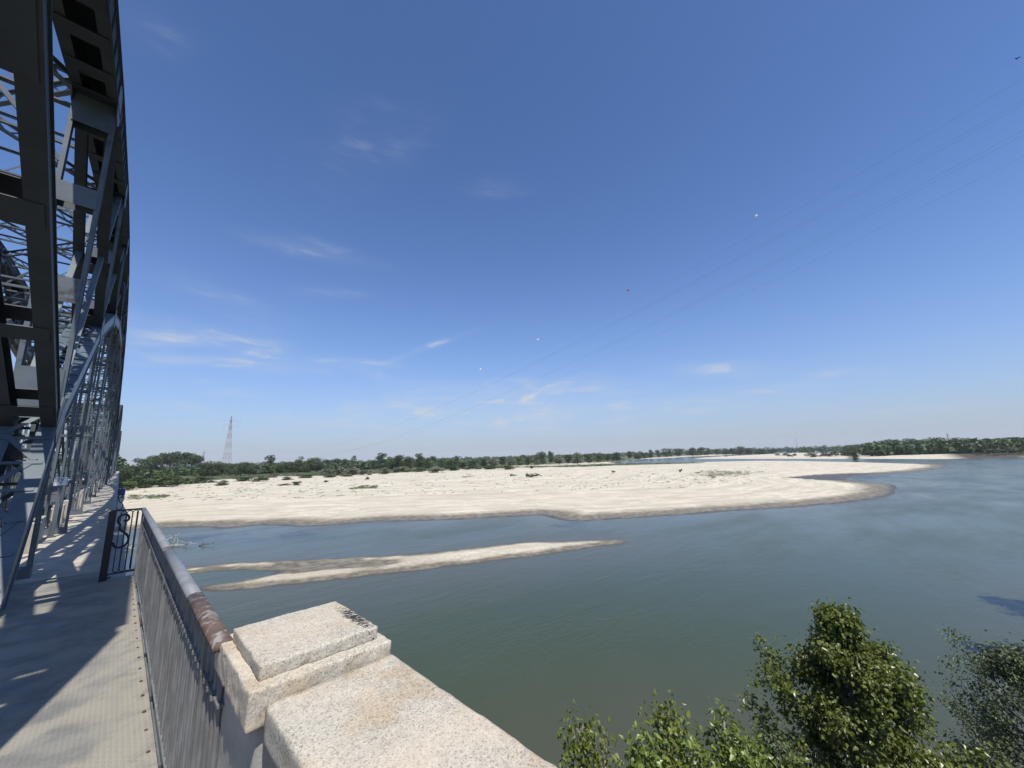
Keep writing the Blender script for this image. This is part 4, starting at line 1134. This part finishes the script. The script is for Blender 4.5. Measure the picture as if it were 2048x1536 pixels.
def plant_tree(name, px, ytop, ybase, wpx, kind, col, label, group, cat='tree', n=2600, jy=0.0):
    """a tree whose foot stands on the ground seen at (px, ybase)"""
    global NT
    p = at(px, ybase, ZW + 1.0); D = math.hypot(p.x, p.y)
    if D > 3600: p = Vector((p.x * 3600 / D, p.y * 3600 / D, ZW + 1)); D = 3600
    zg = ground_h(p.x, p.y) if D < 3700 else ZW + 1.1
    H_ = max(.4, ztop(p.x, p.y, ytop) - zg)
    a = proj((p.x, p.y, zg + H_ * .5)); dpx = math.hypot(p.x, p.y)
    fw = -(MR.transposed() @ (Vector((p.x, p.y, zg)) - CAM)).z
    Wm = wpx * fw / 775.0
    r = empty(name, (p.x, p.y, zg - .15 if cat != 'tree' else zg), (NT * 2.399) % 6.28); r.scale = (Wm * 1.30, Wm * 1.30, H_ * 1.03); NT += 1
    tag(r, label, cat, group)
    me = crown_me(kind, col, NT % 4, n)
    c = bpy.data.objects.new('crown', me); COL.objects.link(c); c.parent = r
    if cat == 'tree':
        t = bpy.data.objects.new('trunk', trunk_me(kind)); COL.objects.link(t); t.parent = r
    return r
# (px, top row, foot row, width px, kind, colour)
GROVE = [(284, 911, 957, 40, 'tall', 'dark'), (302, 907, 955, 38, 'round', 'dark'), (322, 903, 949, 36, 'umbrella', 'dark'), (337, 902, 949, 34, 'umbrella', 'dark'), (352, 902, 948, 36, 'umbrella', 'dark'), (367, 903, 948, 36, 'umbrella', 'dark'),
         (381, 904, 949, 30, 'umbrella', 'dark'), (391, 907, 949, 24, 'umbrella', 'mid'), (262, 928, 962, 40, 'round', 'dark'), (248, 933, 968, 34, 'round', 'mid')]
ROW = [(409, 924, 953, 34, 'round', 'dark'), (424, 921, 952, 34, 'round', 'dark'), (443, 924, 951, 30, 'round', 'mid'), (462, 926, 951, 28, 'round', 'dark'), (481, 923, 952, 36, 'round', 'mid'), (497, 925, 950, 26, 'round', 'dark'),
       (511, 925, 949, 28, 'tall', 'willow'), (527, 921, 947, 24, 'round', 'willow'), (541, 910, 946, 24, 'tall', 'dark'), (560, 925, 947, 30, 'round', 'mid'), (578, 922, 946, 30, 'round', 'dark'), (599, 910, 945, 26, 'tall', 'dark'), (616, 917, 946, 26, 'round', 'mid'),
       (632, 914, 944, 38, 'round', 'dark'), (655, 917, 938, 18, 'tall', 'dark'), (673, 915, 938, 24, 'round', 'dark'), (692, 917, 938, 20, 'round', 'dark'), (709, 911, 936, 16, 'tall', 'dark'), (728, 922, 938, 24, 'round', 'mid'),
       (748, 918, 940, 22, 'round', 'dark'), (761, 906, 941, 28, 'tall', 'dark'), (783, 912, 942, 22, 'round', 'dark'), (798, 908, 942, 26, 'round', 'dark'), (817, 910, 941, 26, 'round', 'dark'), (839, 907, 941, 24, 'tall', 'dark'), (851, 914, 940, 20, 'round', 'dark'),
       (865, 911, 930, 15, 'round', 'dark'), (882, 917, 936, 20, 'round', 'mid'), (900, 920, 941, 26, 'tall', 'dark'), (912, 911, 932, 13, 'tall', 'dark'), (925, 922, 938, 24, 'round', 'mid'), (948, 919, 937, 24, 'round', 'dark')]
MIDROW = [(968, 916, 934, 24, 'round', 'dark'), (986, 913, 934, 24, 'round', 'willow'), (1004, 912, 933, 18, 'round', 'dark'), (1021, 915, 932, 22, 'round', 'willow'), (1038, 914, 932, 20, 'round', 'mid'), (1056, 909, 931, 22, 'round', 'dark'),
          (1072, 906, 930, 20, 'tall', 'willow'), (1084, 901, 929, 26, 'round', 'dark'), (1101, 902, 929, 16, 'tall', 'dark'), (1118, 909, 929, 24, 'round', 'willow'), (1136, 908, 928, 20, 'round', 'mid'), (1155, 903, 928, 26, 'round', 'willow'), (1176, 907, 926, 22, 'round', 'dark'),
          (1197, 905, 924, 24, 'round', 'mid'), (1215, 906, 922, 20, 'round', 'dark'), (1234, 903, 921, 30, 'round', 'dark'), (1259, 902, 918, 12, 'tall', 'dark'), (1276, 906, 918, 18, 'round', 'dark'), (1290, 905, 917, 14, 'round', 'mid'),
          (1302, 898, 916, 13, 'round', 'dark'), (1317, 899, 915, 11, 'round', 'dark'), (1335, 896, 914, 24, 'round', 'dark'), (1357, 896, 913, 22, 'round', 'dark'), (1386, 894, 912, 24, 'round', 'dark'), (1402, 894, 911, 20, 'round', 'dark'), (1415, 896, 911, 18, 'tall', 'dark'),
          (1435, 897, 910, 18, 'round', 'dark'), (1452, 895, 909.5, 15, 'tall', 'dark'), (1466, 896, 909, 14, 'round', 'dark'), (1481, 892, 908.5, 20, 'round', 'dark'), (1498, 895, 908, 20, 'round', 'dark'), (1520, 897, 907.3, 30, 'round', 'dark'), (1545, 897.5, 906.5, 26, 'round', 'dark')]
LOOKS = {('round', 'dark'): 'rounded dark green tree', ('round', 'mid'): 'rounded fresh green tree', ('round', 'willow'): 'rounded grey green tree', ('tall', 'dark'): 'narrow tall dark tree', ('tall', 'mid'): 'narrow fresh green tree', ('tall', 'willow'): 'narrow grey green tree',
         ('umbrella', 'dark'): 'high crowned dark tree on a bare trunk', ('umbrella', 'mid'): 'high crowned lighter tree on a bare trunk'}
for nm, lst, where, grp in (('broadleaf_tree', GROVE, 'in the grove', 'trees of the grove by the bridge'), ('riverside_tree', ROW, 'in the beach treeline', 'treeline behind the gravel beach'),
                            ('riverside_tree', MIDROW, 'in the far treeline', 'far treeline towards the river bend')):
    ordl = sorted(range(len(lst)), key=lambda i: lst[i][0]); rank = {i: k for k, i in enumerate(ordl)}
    for i, (px, yt, yb, w, kd, cl_) in enumerate(lst):
        plant_tree(nm, px, yt, yb, w, kd, cl_, f"{LOOKS[(kd, cl_)]}, {ordw(rank[i])} from the left {where}", grp, n=2600 if yb > 930 else 1400)
# right bank wood
rr = random.Random(5); lst = []
x = 1700
while x < 2075:
    w = rr.uniform(26, 44); f = (x - 1700) / 348
    top = [889, 884, 876, 880, 878, 877, 875, 876, 877, 878, 877, 876, 877][min(12, int((x - 1700) / 28))] + rr.uniform(-1.5, 2.0)
    lst.append((x, top, rr.uniform(905.5, 907.5) - f * 1.5, w, rr.choice(['round', 'round', 'tall']), rr.choice(['dark', 'dark', 'mid']))); x += w * .52
n1 = len(lst); x = 1730
for i, (px, yt, yb, w, kd, cl_) in enumerate(lst):
    plant_tree('woodland_tree', px, yt, yb, w, kd, cl_, f"{LOOKS[(kd, cl_)]}, {ordw(i)} from the left in the wood on the right bank", 'wood on the right bank')
lst = []
while x < 2075:
    w = rr.uniform(16, 30); lst.append((x, rr.uniform(889, 895), rr.uniform(907.3, 909), w, 'bush', rr.choice(['mid', 'dark', 'willow']))); x += w * .9
for i, (px, yt, yb, w, kd, cl_) in enumerate(lst):
    plant_tree('shrub', px, yt, yb, w, kd, cl_, f"{dict(mid='fresh green', dark='dark', willow='greyish')[cl_]} shrub at the foot of the right bank wood, {ordw(i)} from the left", 'shrubs along the right bank wood', 'shrub', 1200)
# bushes along the beach edge
BUSH = [(315, 933, 974, 52, 'mid', 'large green bush standing before the grove near the bridge'), (345, 946, 973, 40, 'mid', 'lower green bush just right of the large one before the grove'), (272, 950, 977, 46, 'dark', 'dark bush close to the bridge railing'),
        (250, 955, 981, 36, 'mid', 'leafy bush nearest the bridge railing'), (372, 952, 968, 44, 'mid', 'low spreading bush below the grove'), (405, 950, 966, 40, 'dark', 'low dark bush right of the grove'),
        (446, 959, 971, 26, 'willow', 'grey green bush alone on the gravel under the tall pylon'), (487, 950, 962, 38, 'mid', 'wide low bush at the gravel edge right of the tall pylon'), (520, 947, 963, 30, 'mid', 'taller bush at the gravel edge with bare grey stems'),
        (548, 943, 955, 22, 'willow', 'pale willow bush under the narrow dark tree'), (573, 952, 960, 24, 'willow', 'small grey bush at the gravel edge left of the dark round one'), (593, 959, 970, 16, 'dark', 'small dark round bush alone on the gravel'),
        (570, 966, 970, 26, 'dark', 'flat dark bush lying left of the round one on the gravel'), (652, 959, 964, 9, 'dark', 'tiny dark bush on the gravel left of centre'), (735, 953, 958.5, 11, 'dark', 'tiny round dark bush on the gravel nearer the middle'),
        (612, 946, 956, 30, 'mid', 'green bush behind the gravel edge by the rounded trees'), (655, 933, 951, 32, 'willow', 'first pale willow bush of the long clump'), (680, 931, 951, 34, 'willow', 'second and fullest pale willow bush of the clump'),
        (706, 932, 950, 32, 'willow', 'third pale willow bush of the clump'), (730, 935, 950, 26, 'willow', 'last and lowest pale willow bush of the clump'), (659, 947, 955, 22, 'dark', 'low dark bush in front of the willow clump'),
        (694, 948, 953, 24, 'mid', 'flat green bush in front of the fullest willow'), (770, 934, 948, 26, 'willow', 'grey bush beneath the tall tree left of centre'), (805, 929, 944, 34, 'willow', 'broad pale willow bush at the middle of the treeline'),
        (840, 932, 944, 26, 'mid', 'green bush right of the broad pale willow'), (872, 934, 945, 30, 'willow', 'grey willow bush at the gravel edge near the centre'), (908, 930, 941, 32, 'dark', 'dark low bush under the narrow tree right of centre'),
        (945, 928, 939, 30, 'mid', 'green bush at the start of the grassy strip'), (980, 927, 938.5, 34, 'dark', 'dark hedge like bush behind the grassy strip'), (1015, 929, 939, 28, 'mid', 'green bush right of the hedge like one'),
        (1063, 930.5, 937, 10, 'dark', 'single dark bush where the grassy strip starts'), (202 + 20, 962, 983, 20, 'mid', 'bush half hidden behind the bridge railing')]
for px, yt, yb, w, cl_, lab in BUSH:
    plant_tree('bush', px, yt, yb, w, 'bush', cl_, lab, 'bushes along the gravel beach', 'bush', 1500)
FB = [(1556, 905.5, 911, 12), (1572, 904.5, 911.5, 14), (1590, 906, 911.5, 10), (1622, 903, 912, 22), (1648, 902.5, 912.5, 26), (1668, 900, 912, 22), (1688, 900, 911, 22), (1702, 898, 911, 20), (1452, 909.5, 913, 5), (1580, 908, 913, 12), (1628, 908, 914, 14)]
for i, (px, yt, yb, w) in enumerate(FB):
    plant_tree('bush', px, yt, yb, w, 'bush', 'dark', f"low dark bush on the far gravel bar, {ordw(sorted(FB).index((px, yt, yb, w)))} from the left", 'bushes on the far gravel bar', 'bush', 900)
plant_tree('poplar', 1712, 901, 918.5, 12, 'tall', 'mid', 'slender young tree at the water edge where the right bank begins', None)
plant_tree('riverside_tree', 1704, 891, 910, 26, 'round', 'dark', 'rounded dark tree at the left end of the right bank wood', None)
# far woods and plain, seen as one mass
fr_ = np.random.default_rng(4); V_, Q_, T_ = [], [], []
def far_wood(name, lab, x0, x1, n, d0, d1, h0, h1, nleaf=90):
    cl = []
    for i in range(n):
        px = fr_.uniform(x0, x1); D = fr_.uniform(d0, d1); d = ray(px, 900); d2 = Vector((d.x, d.y)).normalized()
        p = d2 * D; hh = fr_.uniform(h0, h1); w = fr_.uniform(6, 16)
        cl.append((p.x, p.y, ZW + 1 + hh * .45, w, w, hh * .5))
    V, Q, t = leaf_cloud(n * nleaf, cl, 2.6, 77)
    o = mesh_np(name, V, Q, 'leaf_dark', [('tone', 'POINT', t)], False); tag(o, lab, 'wood', kind='stuff'); return o
far_wood('distant_woodland', 'hazy distant woodland along the horizon left and centre', 60, 1720, 900, 1400, 3400, 9, 19)
far_wood('distant_wood_ridge', 'faint blue wooded plain on the horizon at the right', 1350, 2200, 500, 3000, 4300, 14, 34)
far_wood('wood_depth', 'dense wood filling in behind the right bank trees', 1745, 2200, 330, 640, 1100, 12, 19, 110)
far_wood('grove_depth', 'wooded land behind the grove and the treeline', 225, 960, 260, 520, 1000, 6, 10, 110)
far_wood('bridge_end_wood', 'green wooded hillside beyond the far end of the bridge', 20, 236, 160, 520, 900, 10, 26, 130)
# scrub and weeds on the vegetated ground
pts = []
r = np.random.default_rng(9)
for i in range(5500):
    px = r.uniform(230, 1410) ; py = r.uniform(0, 1); yh = 913.5 - .028 * (px - 1024)
    p = at(px, yh + 9 + py ** .8 * 42, ZW + .9); pts.append((p.x, p.y))
for i in range(1500):
    px = r.uniform(1725, 2060); yh = 913.5 - .028 * (px - 1024); p = at(px, yh + 12 + r.uniform(0, 14), ZW + .9); pts.append((p.x, p.y))
pts = np.array(pts); dvv = np.maximum(inside_sd(VEG, pts[:, 0], pts[:, 1]), inside_sd(VEG_C, pts[:, 0], pts[:, 1]))
pts = pts[(dvv > -1.5)]; hh, sdd, _ = heights(pts[:, 0], pts[:, 1]); ok = sdd > 1.0; pts, hh = pts[ok], hh[ok]
cl = [(p[0], p[1], ZW + h + .25, s_, s_, s_ * .35) for p, h, s_ in zip(pts, hh, r.uniform(.6, 2.4, len(pts)))]
V, Q, t = leaf_cloud(len(cl) * 22, cl, .34, 5)
tag(mesh_np('riverside_scrub', V, Q, 'leaf_mid', [('tone', 'POINT', t * .4)], False), 'low scrub and grass covering the ground under the trees', 'scrub', kind='stuff')
# tufts and flotsam on the gravel
def scatter_gravel(n, xr, off0, off1, pw=1.0):
    out = []
    for i in range(n):
        px = r.uniform(*xr); yh = 913.5 - .028 * (px - 1024); py = yh + off0 + (off1 - off0) * r.uniform(0, 1) ** pw
        p = at(px, py, ZW + .8); out.append((p.x, p.y))
    out = np.array(out); h_, sd_, da_ = heights(out[:, 0], out[:, 1]); dv_ = inside_sd(VEG, out[:, 0], out[:, 1])
    ok = (da_ > 30) & (dv_ < -2); return out[ok], h_[ok]
P1, H1 = scatter_gravel(420, (236, 1500), 22, 64, 1.0)
cl = [(p[0], p[1], ZW + h + .10, s_, s_, s_ * .4) for p, h, s_ in zip(P1, H1, r.uniform(.15, .65, len(P1)) * np.where(r.uniform(0, 1, len(P1)) > .93, 1.7, 1))]
wl = []
for wpoly in WEEDY:
    a = np.array(wpoly); mn, mx = a.min(0), a.max(0); c = r.uniform(mn, mx, (500, 2)); c = c[inside_sd(wpoly, c[:, 0], c[:, 1]) > 0][:110]
    h_, _, _ = heights(c[:, 0], c[:, 1]); wl += [(p[0], p[1], ZW + h + .15, s_, s_, s_ * .5) for p, h, s_ in zip(c, h_, r.uniform(.2, .9, len(c)))]
V, Q, t = leaf_cloud(len(cl + wl) * 16, cl + wl, .16, 6)
tag(mesh_np('gravel_weeds', V, Q, 'leaf_dull', [('tone', 'POINT', t)], False), 'small weeds and tufts dotted over the dry gravel beach', 'weeds', kind='stuff')
P2, H2 = scatter_gravel(650, (236, 1560), 20, 70, 1.2); mb = MB()
for (x, y), h in zip(P2, H2):
    a = r.uniform(-.4, .9); l = r.uniform(.4, 2.2) if r.uniform() > .1 else r.uniform(2, 4.5); z = ZW + h + .04
    dx, dy = math.cos(a) * l / 2, math.sin(a) * l / 2; k = r.uniform(-.15, .15)
    mb.tube([(x - dx, y - dy, z), (x, y + k, z + r.uniform(0, .16)), (x + dx, y + dy, z)], [.03, .07, .02], 5)
    if l > 1.6: mb.tube([(x, y, z + .05), (x + dx * .5 - dy * .3, y + dy * .5 + dx * .3, z + .3)], [.04, .015], 4)
tag(mb.build('driftwood_debris', 'driftdark'), 'dark sticks and flood debris strewn across the gravel beach', 'debris', kind='stuff')
def drift(name, px, py, lpx, lab, mat, z=.9, rad=.12, ang=0.0, nb=3, grp='larger driftwood on the gravel and in the shallows', seed=0, lift=.0):
    a = at(px - lpx / 2, py, ZW + z); b = at(px + lpx / 2, py - ang, ZW + z); rr_ = random.Random(seed)
    o = empty(name, (a + b) / 2); c = (a + b) / 2; z0 = (ground_h(c.x, c.y) if z > .3 else ZW)
    o.location.z = z0; tag(o, lab, 'driftwood', grp)
    d = (b - a) / 2; d.z = 0
    n = 7; pts = [(-d + d * 2 * i / (n - 1)) + Vector((rr_.uniform(-.1, .1), rr_.uniform(-.1, .1), rad + lift * i / (n - 1) + rr_.uniform(0, rad))) for i in range(n)]
    m = MB(); m.tube(pts, [rad * (1.15 - .9 * i / (n - 1)) for i in range(n)], 7); m.build('stem', mat, o, True)
    for k in range(nb):
        i = rr_.randint(1, n - 2); q = pts[i]; dd = Vector((rr_.uniform(-1, 1), rr_.uniform(-.3, 1), rr_.uniform(.1, .6))).normalized() * d.length * rr_.uniform(.35, .7)
        m = MB(); m.tube([q, q + dd * .5 + Vector((0, 0, .1)), q + dd], [rad * .5, rad * .35, rad * .1], 6); m.build('branch', mat, o, True)
    return o
drift('driftwood', 1068, 955.5, 30, 'long dark driftwood heap lying on the gravel right of centre', 'driftdark', .9, .75, 0, 7, seed=1)
drift('driftwood', 1028, 953, 14, 'short dark log left of the long driftwood heap', 'driftdark', .9, .45, 0, 4, seed=2)
drift('driftwood', 938, 954.5, 26, 'thin reddish branch lying on the gravel near the centre', 'driftdark', .9, .18, 1, 3, seed=3)
drift('tree_stump', 1362, 945.5, 6, 'dark stump standing on the gravel towards the right', 'driftdark', .9, .7, 0, 5, seed=4, lift=.8)
drift('tree_stump', 1228, 947.5, 7, 'brown root clump on the gravel left of the dark stump', 'driftdark', .9, .6, 0, 5, seed=5, lift=.4)
drift('driftwood_branch', 346, 1083.5, 30, 'bleached branch sticking up from the shallows beside the handrail', 'drift', 0, .085, 6, 2, seed=6, lift=.9)
drift('driftwood_branch', 366, 1093, 58, 'long bleached branches floating in the shallows beside the handrail', 'drift', 0, .10, 1, 6, seed=7, lift=.15)
drift('driftwood_branch', 414, 1092, 30, 'darker twiggy branch farther out in the shallows', 'driftdark', 0, .06, 1, 6, seed=8, lift=.25)
drift('driftwood', 250, 1101, 50, 'pale trunk floating in the water behind the black gate', 'drift', 0, .17, 1, 3, seed=9)

# ------------------------------------------------------------------ foreground trees : branches with separate leaves
def leafy_tree(name, top_px, depth, crown_w, crown_h, foot_z, label, leafmat, barkmat, leaf, nleaf, seed, stems=3, group=None, bare=.10, clump=.32, lean=(0, 0), cat='tree', droop=0.0, prof=None):
    rd = random.Random(seed); rn = np.random.default_rng(seed)
    T = Vector(top_px) if len(top_px) == 3 else CAM + ray(*top_px) * depth
    r_ = empty(name, (T.x, T.y, foot_z)); tag(r_, label, cat, group)
    Ht = T.z - foot_z; zb = Ht - crown_h
    tr = MB(); br = MB(); ends = []
    prof = prof or (lambda f: (.12 + .88 * math.sin(min(1, (1 - f) * 1.25) * math.pi / 2)) if f > .2 else 1 - (.2 - f) * 1.4)
    tr.tube([(lean[0] * 0, 0, -.6), (0, 0, 0), (.05, .03, Ht * .35), (-.04, .02, Ht * .6), (.03, -.02, Ht * .8), (0, 0, Ht * .97)], [Ht * .016, Ht * .014, Ht * .011, Ht * .008, Ht * .005, .006], 9)
    nb = int(30 * stems)
    for i in range(nb):
        f = (i + rd.random()) / nb; z0 = zb + crown_h * f * .92; a = i * 2.399 + rd.uniform(-.5, .5)
        R_ = crown_w / 2 * prof(f) * rd.uniform(.70, 1.06) * (.80 + .36 * (.5 + mnoise.noise(Vector((math.cos(a) * 1.3 + seed, math.sin(a) * 1.3, f * 4.5)))))
        rise = R_ * rd.uniform(.35, .95) - droop * R_
        p0 = Vector((0, 0, z0 - R_ * .25)); p3 = Vector((math.cos(a) * R_, math.sin(a) * R_, min(z0 + rise, Ht)))
        p1 = p0.lerp(p3, .4) + Vector((0, 0, -.05 * R_)); pts_ = [p0, p1, p0.lerp(p3, .75) + Vector((rd.uniform(-.06, .06), rd.uniform(-.06, .06), 0)), p3]
        br.tube(pts_, [.010 + R_ * .010, .007 + R_ * .006, .005, .002], 5, caps=False)
        for k in range(rd.randint(4, 6)):
            t = rd.uniform(.35, 1.0); q = p0.lerp(p3, t); l = rd.uniform(.16, .5) * (R_ * .35 + .22)
            dd = Vector((math.cos(a + rd.uniform(-1.3, 1.3)), math.sin(a + rd.uniform(-1.3, 1.3)), rd.uniform(-.1, 1.0))).normalized() * l
            br.tube([q, q + dd * .6, q + dd], [.005, .003, .001], 4, caps=False)
            ends.append((q, q + dd)); 
        ends.append((p0.lerp(p3, .6), p3))
    # leader shoots
    for k in range(7):
        a = rd.uniform(0, 6.28); q = Vector((0, 0, Ht * .9)); e = Vector((math.cos(a) * .2, math.sin(a) * .2, Ht * rd.uniform(.94, 1.0)))
        br.tube([q, e], [.008, .002], 4, caps=False); ends.append((q, e))
    tr.build('trunk', barkmat, r_, True); br.build('branches', barkmat, r_, True)
    E0 = np.array([e[0] for e in ends]); E1 = np.array([e[1] for e in ends])
    keep = rn.uniform(0, 1, len(E0)) > bare; E0, E1 = E0[keep], E1[keep]
    idx = rn.integers(0, len(E0), nleaf); t = rn.uniform(0, 1, nleaf) ** .6
    c = E0[idx] * (1 - t[:, None]) + E1[idx] * t[:, None] + rn.normal(size=(nleaf, 3)) * clump * .16
    out = c.copy(); out[:, 2] = 0; out /= (np.linalg.norm(out, axis=1)[:, None] + 1e-6)
    nrm = out * .55 + rn.normal(size=(nleaf, 3)) * .6; nrm[:, 2] += .35; nrm /= np.linalg.norm(nrm, axis=1)[:, None]
    down = rn.normal(size=(nleaf, 3)) * .6 + out * .5; down[:, 2] -= .8; a_ = down - nrm * (down * nrm).sum(1)[:, None]; a_ /= np.linalg.norm(a_, axis=1)[:, None]; b_ = np.cross(nrm, a_)
    s = leaf * rn.uniform(.55, 1.25, nleaf)[:, None]
    # leaf : pointed oval folded along the midrib (6 verts, 2 quads + tip)
    P = [c, c + a_ * s * .30 + b_ * s * .42 + nrm * s * .10, c + a_ * s * .72 + b_ * s * .26 + nrm * s * .05, c + a_ * s * 1.15 - nrm * s * .08, c + a_ * s * .72 - b_ * s * .26 + nrm * s * .05, c + a_ * s * .30 - b_ * s * .42 + nrm * s * .10]
    V = np.stack(P, 1).reshape(-1, 3); o6 = np.arange(nleaf)[:, None] * 6
    Q = np.concatenate([o6 + np.array([[0, 1, 2, 3]]), o6 + np.array([[0, 3, 4, 5]])], 0)
    tone = np.repeat(rn.uniform(0, 1, nleaf) * .6 + rn.uniform(0, .4, len(E0))[idx], 6)
    lv = mesh_np('foliage', V, Q, leafmat, [('tone', 'POINT', tone)], False, r_)
    return r_
leafy_tree('poplar_tree', (1672, 1203), 10.2, 4.5, 5.2, -9.6, 'dense full crowned poplar in the foreground, tallest of the trees below', 'leaf_poplar', 'palebark', .094, 37000, 21, 4, None, .12, .75,
           prof=lambda f: 1.0 if f < .2 else max(.13, (1 - ((f - .2) / .8) ** 1.1)) * (1.0 + .14 * math.sin(f * 21)))
leafy_tree('riverside_alder', (2040, 1296), 12.5, 4.9, 5.0, -9.7, 'dull dark leafed tree cut by the right edge of the picture', 'leaf_dull', 'bark', .080, 20000, 5, 3.2, None, .25, .9)
SAP = 'young poplar shoots rising along the bottom edge'
leafy_tree('poplar_sapling', (1160, 1432), 7.2, .50, 1.6, -9.5, 'thin young poplar shoot nearest the granite parapet', 'leaf_young', 'palebark', .10, 430, 31, .55, SAP, .15, .9)
leafy_tree('poplar_sapling', (1205, 1462), 7.0, .42, 1.4, -9.5, 'shorter young poplar shoot just right of the first one', 'leaf_young', 'palebark', .10, 260, 32, .4, SAP, .2, .9)
leafy_tree('poplar_sapling', (1330, 1404), 8.0, .9, 2.2, -9.5, 'bushy young poplar with arching pale twigs, centre of the bottom edge', 'leaf_young', 'palebark', .10, 1050, 33, .7, SAP, .12, .9)
leafy_tree('poplar_sapling', (1290, 1470), 7.4, .7, 1.5, -9.5, 'low leafy poplar shoot between the thin ones and the bushy one', 'leaf_young', 'palebark', .10, 620, 37, .6, SAP, .12, .9)
leafy_tree('poplar_sapling', (1445, 1418), 7.6, .5, 1.9, -9.5, 'slim young poplar leaning left of the dense tree', 'leaf_young', 'palebark', .10, 560, 34, .6, SAP, .12, .9)
leafy_tree('poplar_sapling', (1490, 1466), 7.4, .7, 1.6, -9.5, 'yellow green poplar shoot close against the dense tree', 'leaf_young', 'palebark', .10, 720, 35, .6, SAP, .12, .9)
leafy_tree('poplar_sapling', (1395, 1488), 7.2, .8, 1.4, -9.5, 'low poplar shoot under the gap between the bushy and the slim one', 'leaf_young', 'palebark', .10, 620, 38, .6, SAP, .12, .9)
leafy_tree('dark_shrub', (1538, 1468), 9.6, 1.6, 2.4, -9.6, 'dark blue green shrub at the lower left foot of the dense tree', 'leaf_dull', 'bark', .06, 7000, 36, 1.5, None, .05, 1.0, cat='shrub')
leafy_tree('poplar_tree', (47.5, -10.6, 6.0), 0, 6.0, 12.0, -9.4, 'tall poplar upstream past the right edge, its shadow on the water', 'leaf_poplar', 'bark', .2, 9000, 61, 1.5, None, .1, 1.4)
leafy_tree('poplar_tree', (35.5, -9.0, 6.3), 0, 4.2, 11.0, -9.4, 'slimmer poplar upstream past the right edge, nearer the bridge', 'leaf_poplar', 'bark', .2, 7000, 62, 1.5, None, .1, 1.4)

# ------------------------------------------------------------------ air
mh = bpy.data.materials.new('thin_haze'); mh.use_nodes = True; mh.node_tree.nodes.clear()
oh = N(mh.node_tree, 'ShaderNodeOutputMaterial'); pv = N(mh.node_tree, 'ShaderNodeVolumePrincipled')
pv.inputs['Color'].default_value = (.93, .97, 1.0, 1); pv.inputs['Density'].default_value = 0.00007; pv.inputs['Anisotropy'].default_value = 0.0
L(mh.node_tree, pv.outputs[0], oh.inputs['Volume'])
mb = MB(); mb.box((-6500, -6500, ZW - 3), (6500, 6500, 114)); hz = mb.build('haze', mh); tag(hz, 'thin pale summer haze over the river plain', 'haze', kind='stuff')
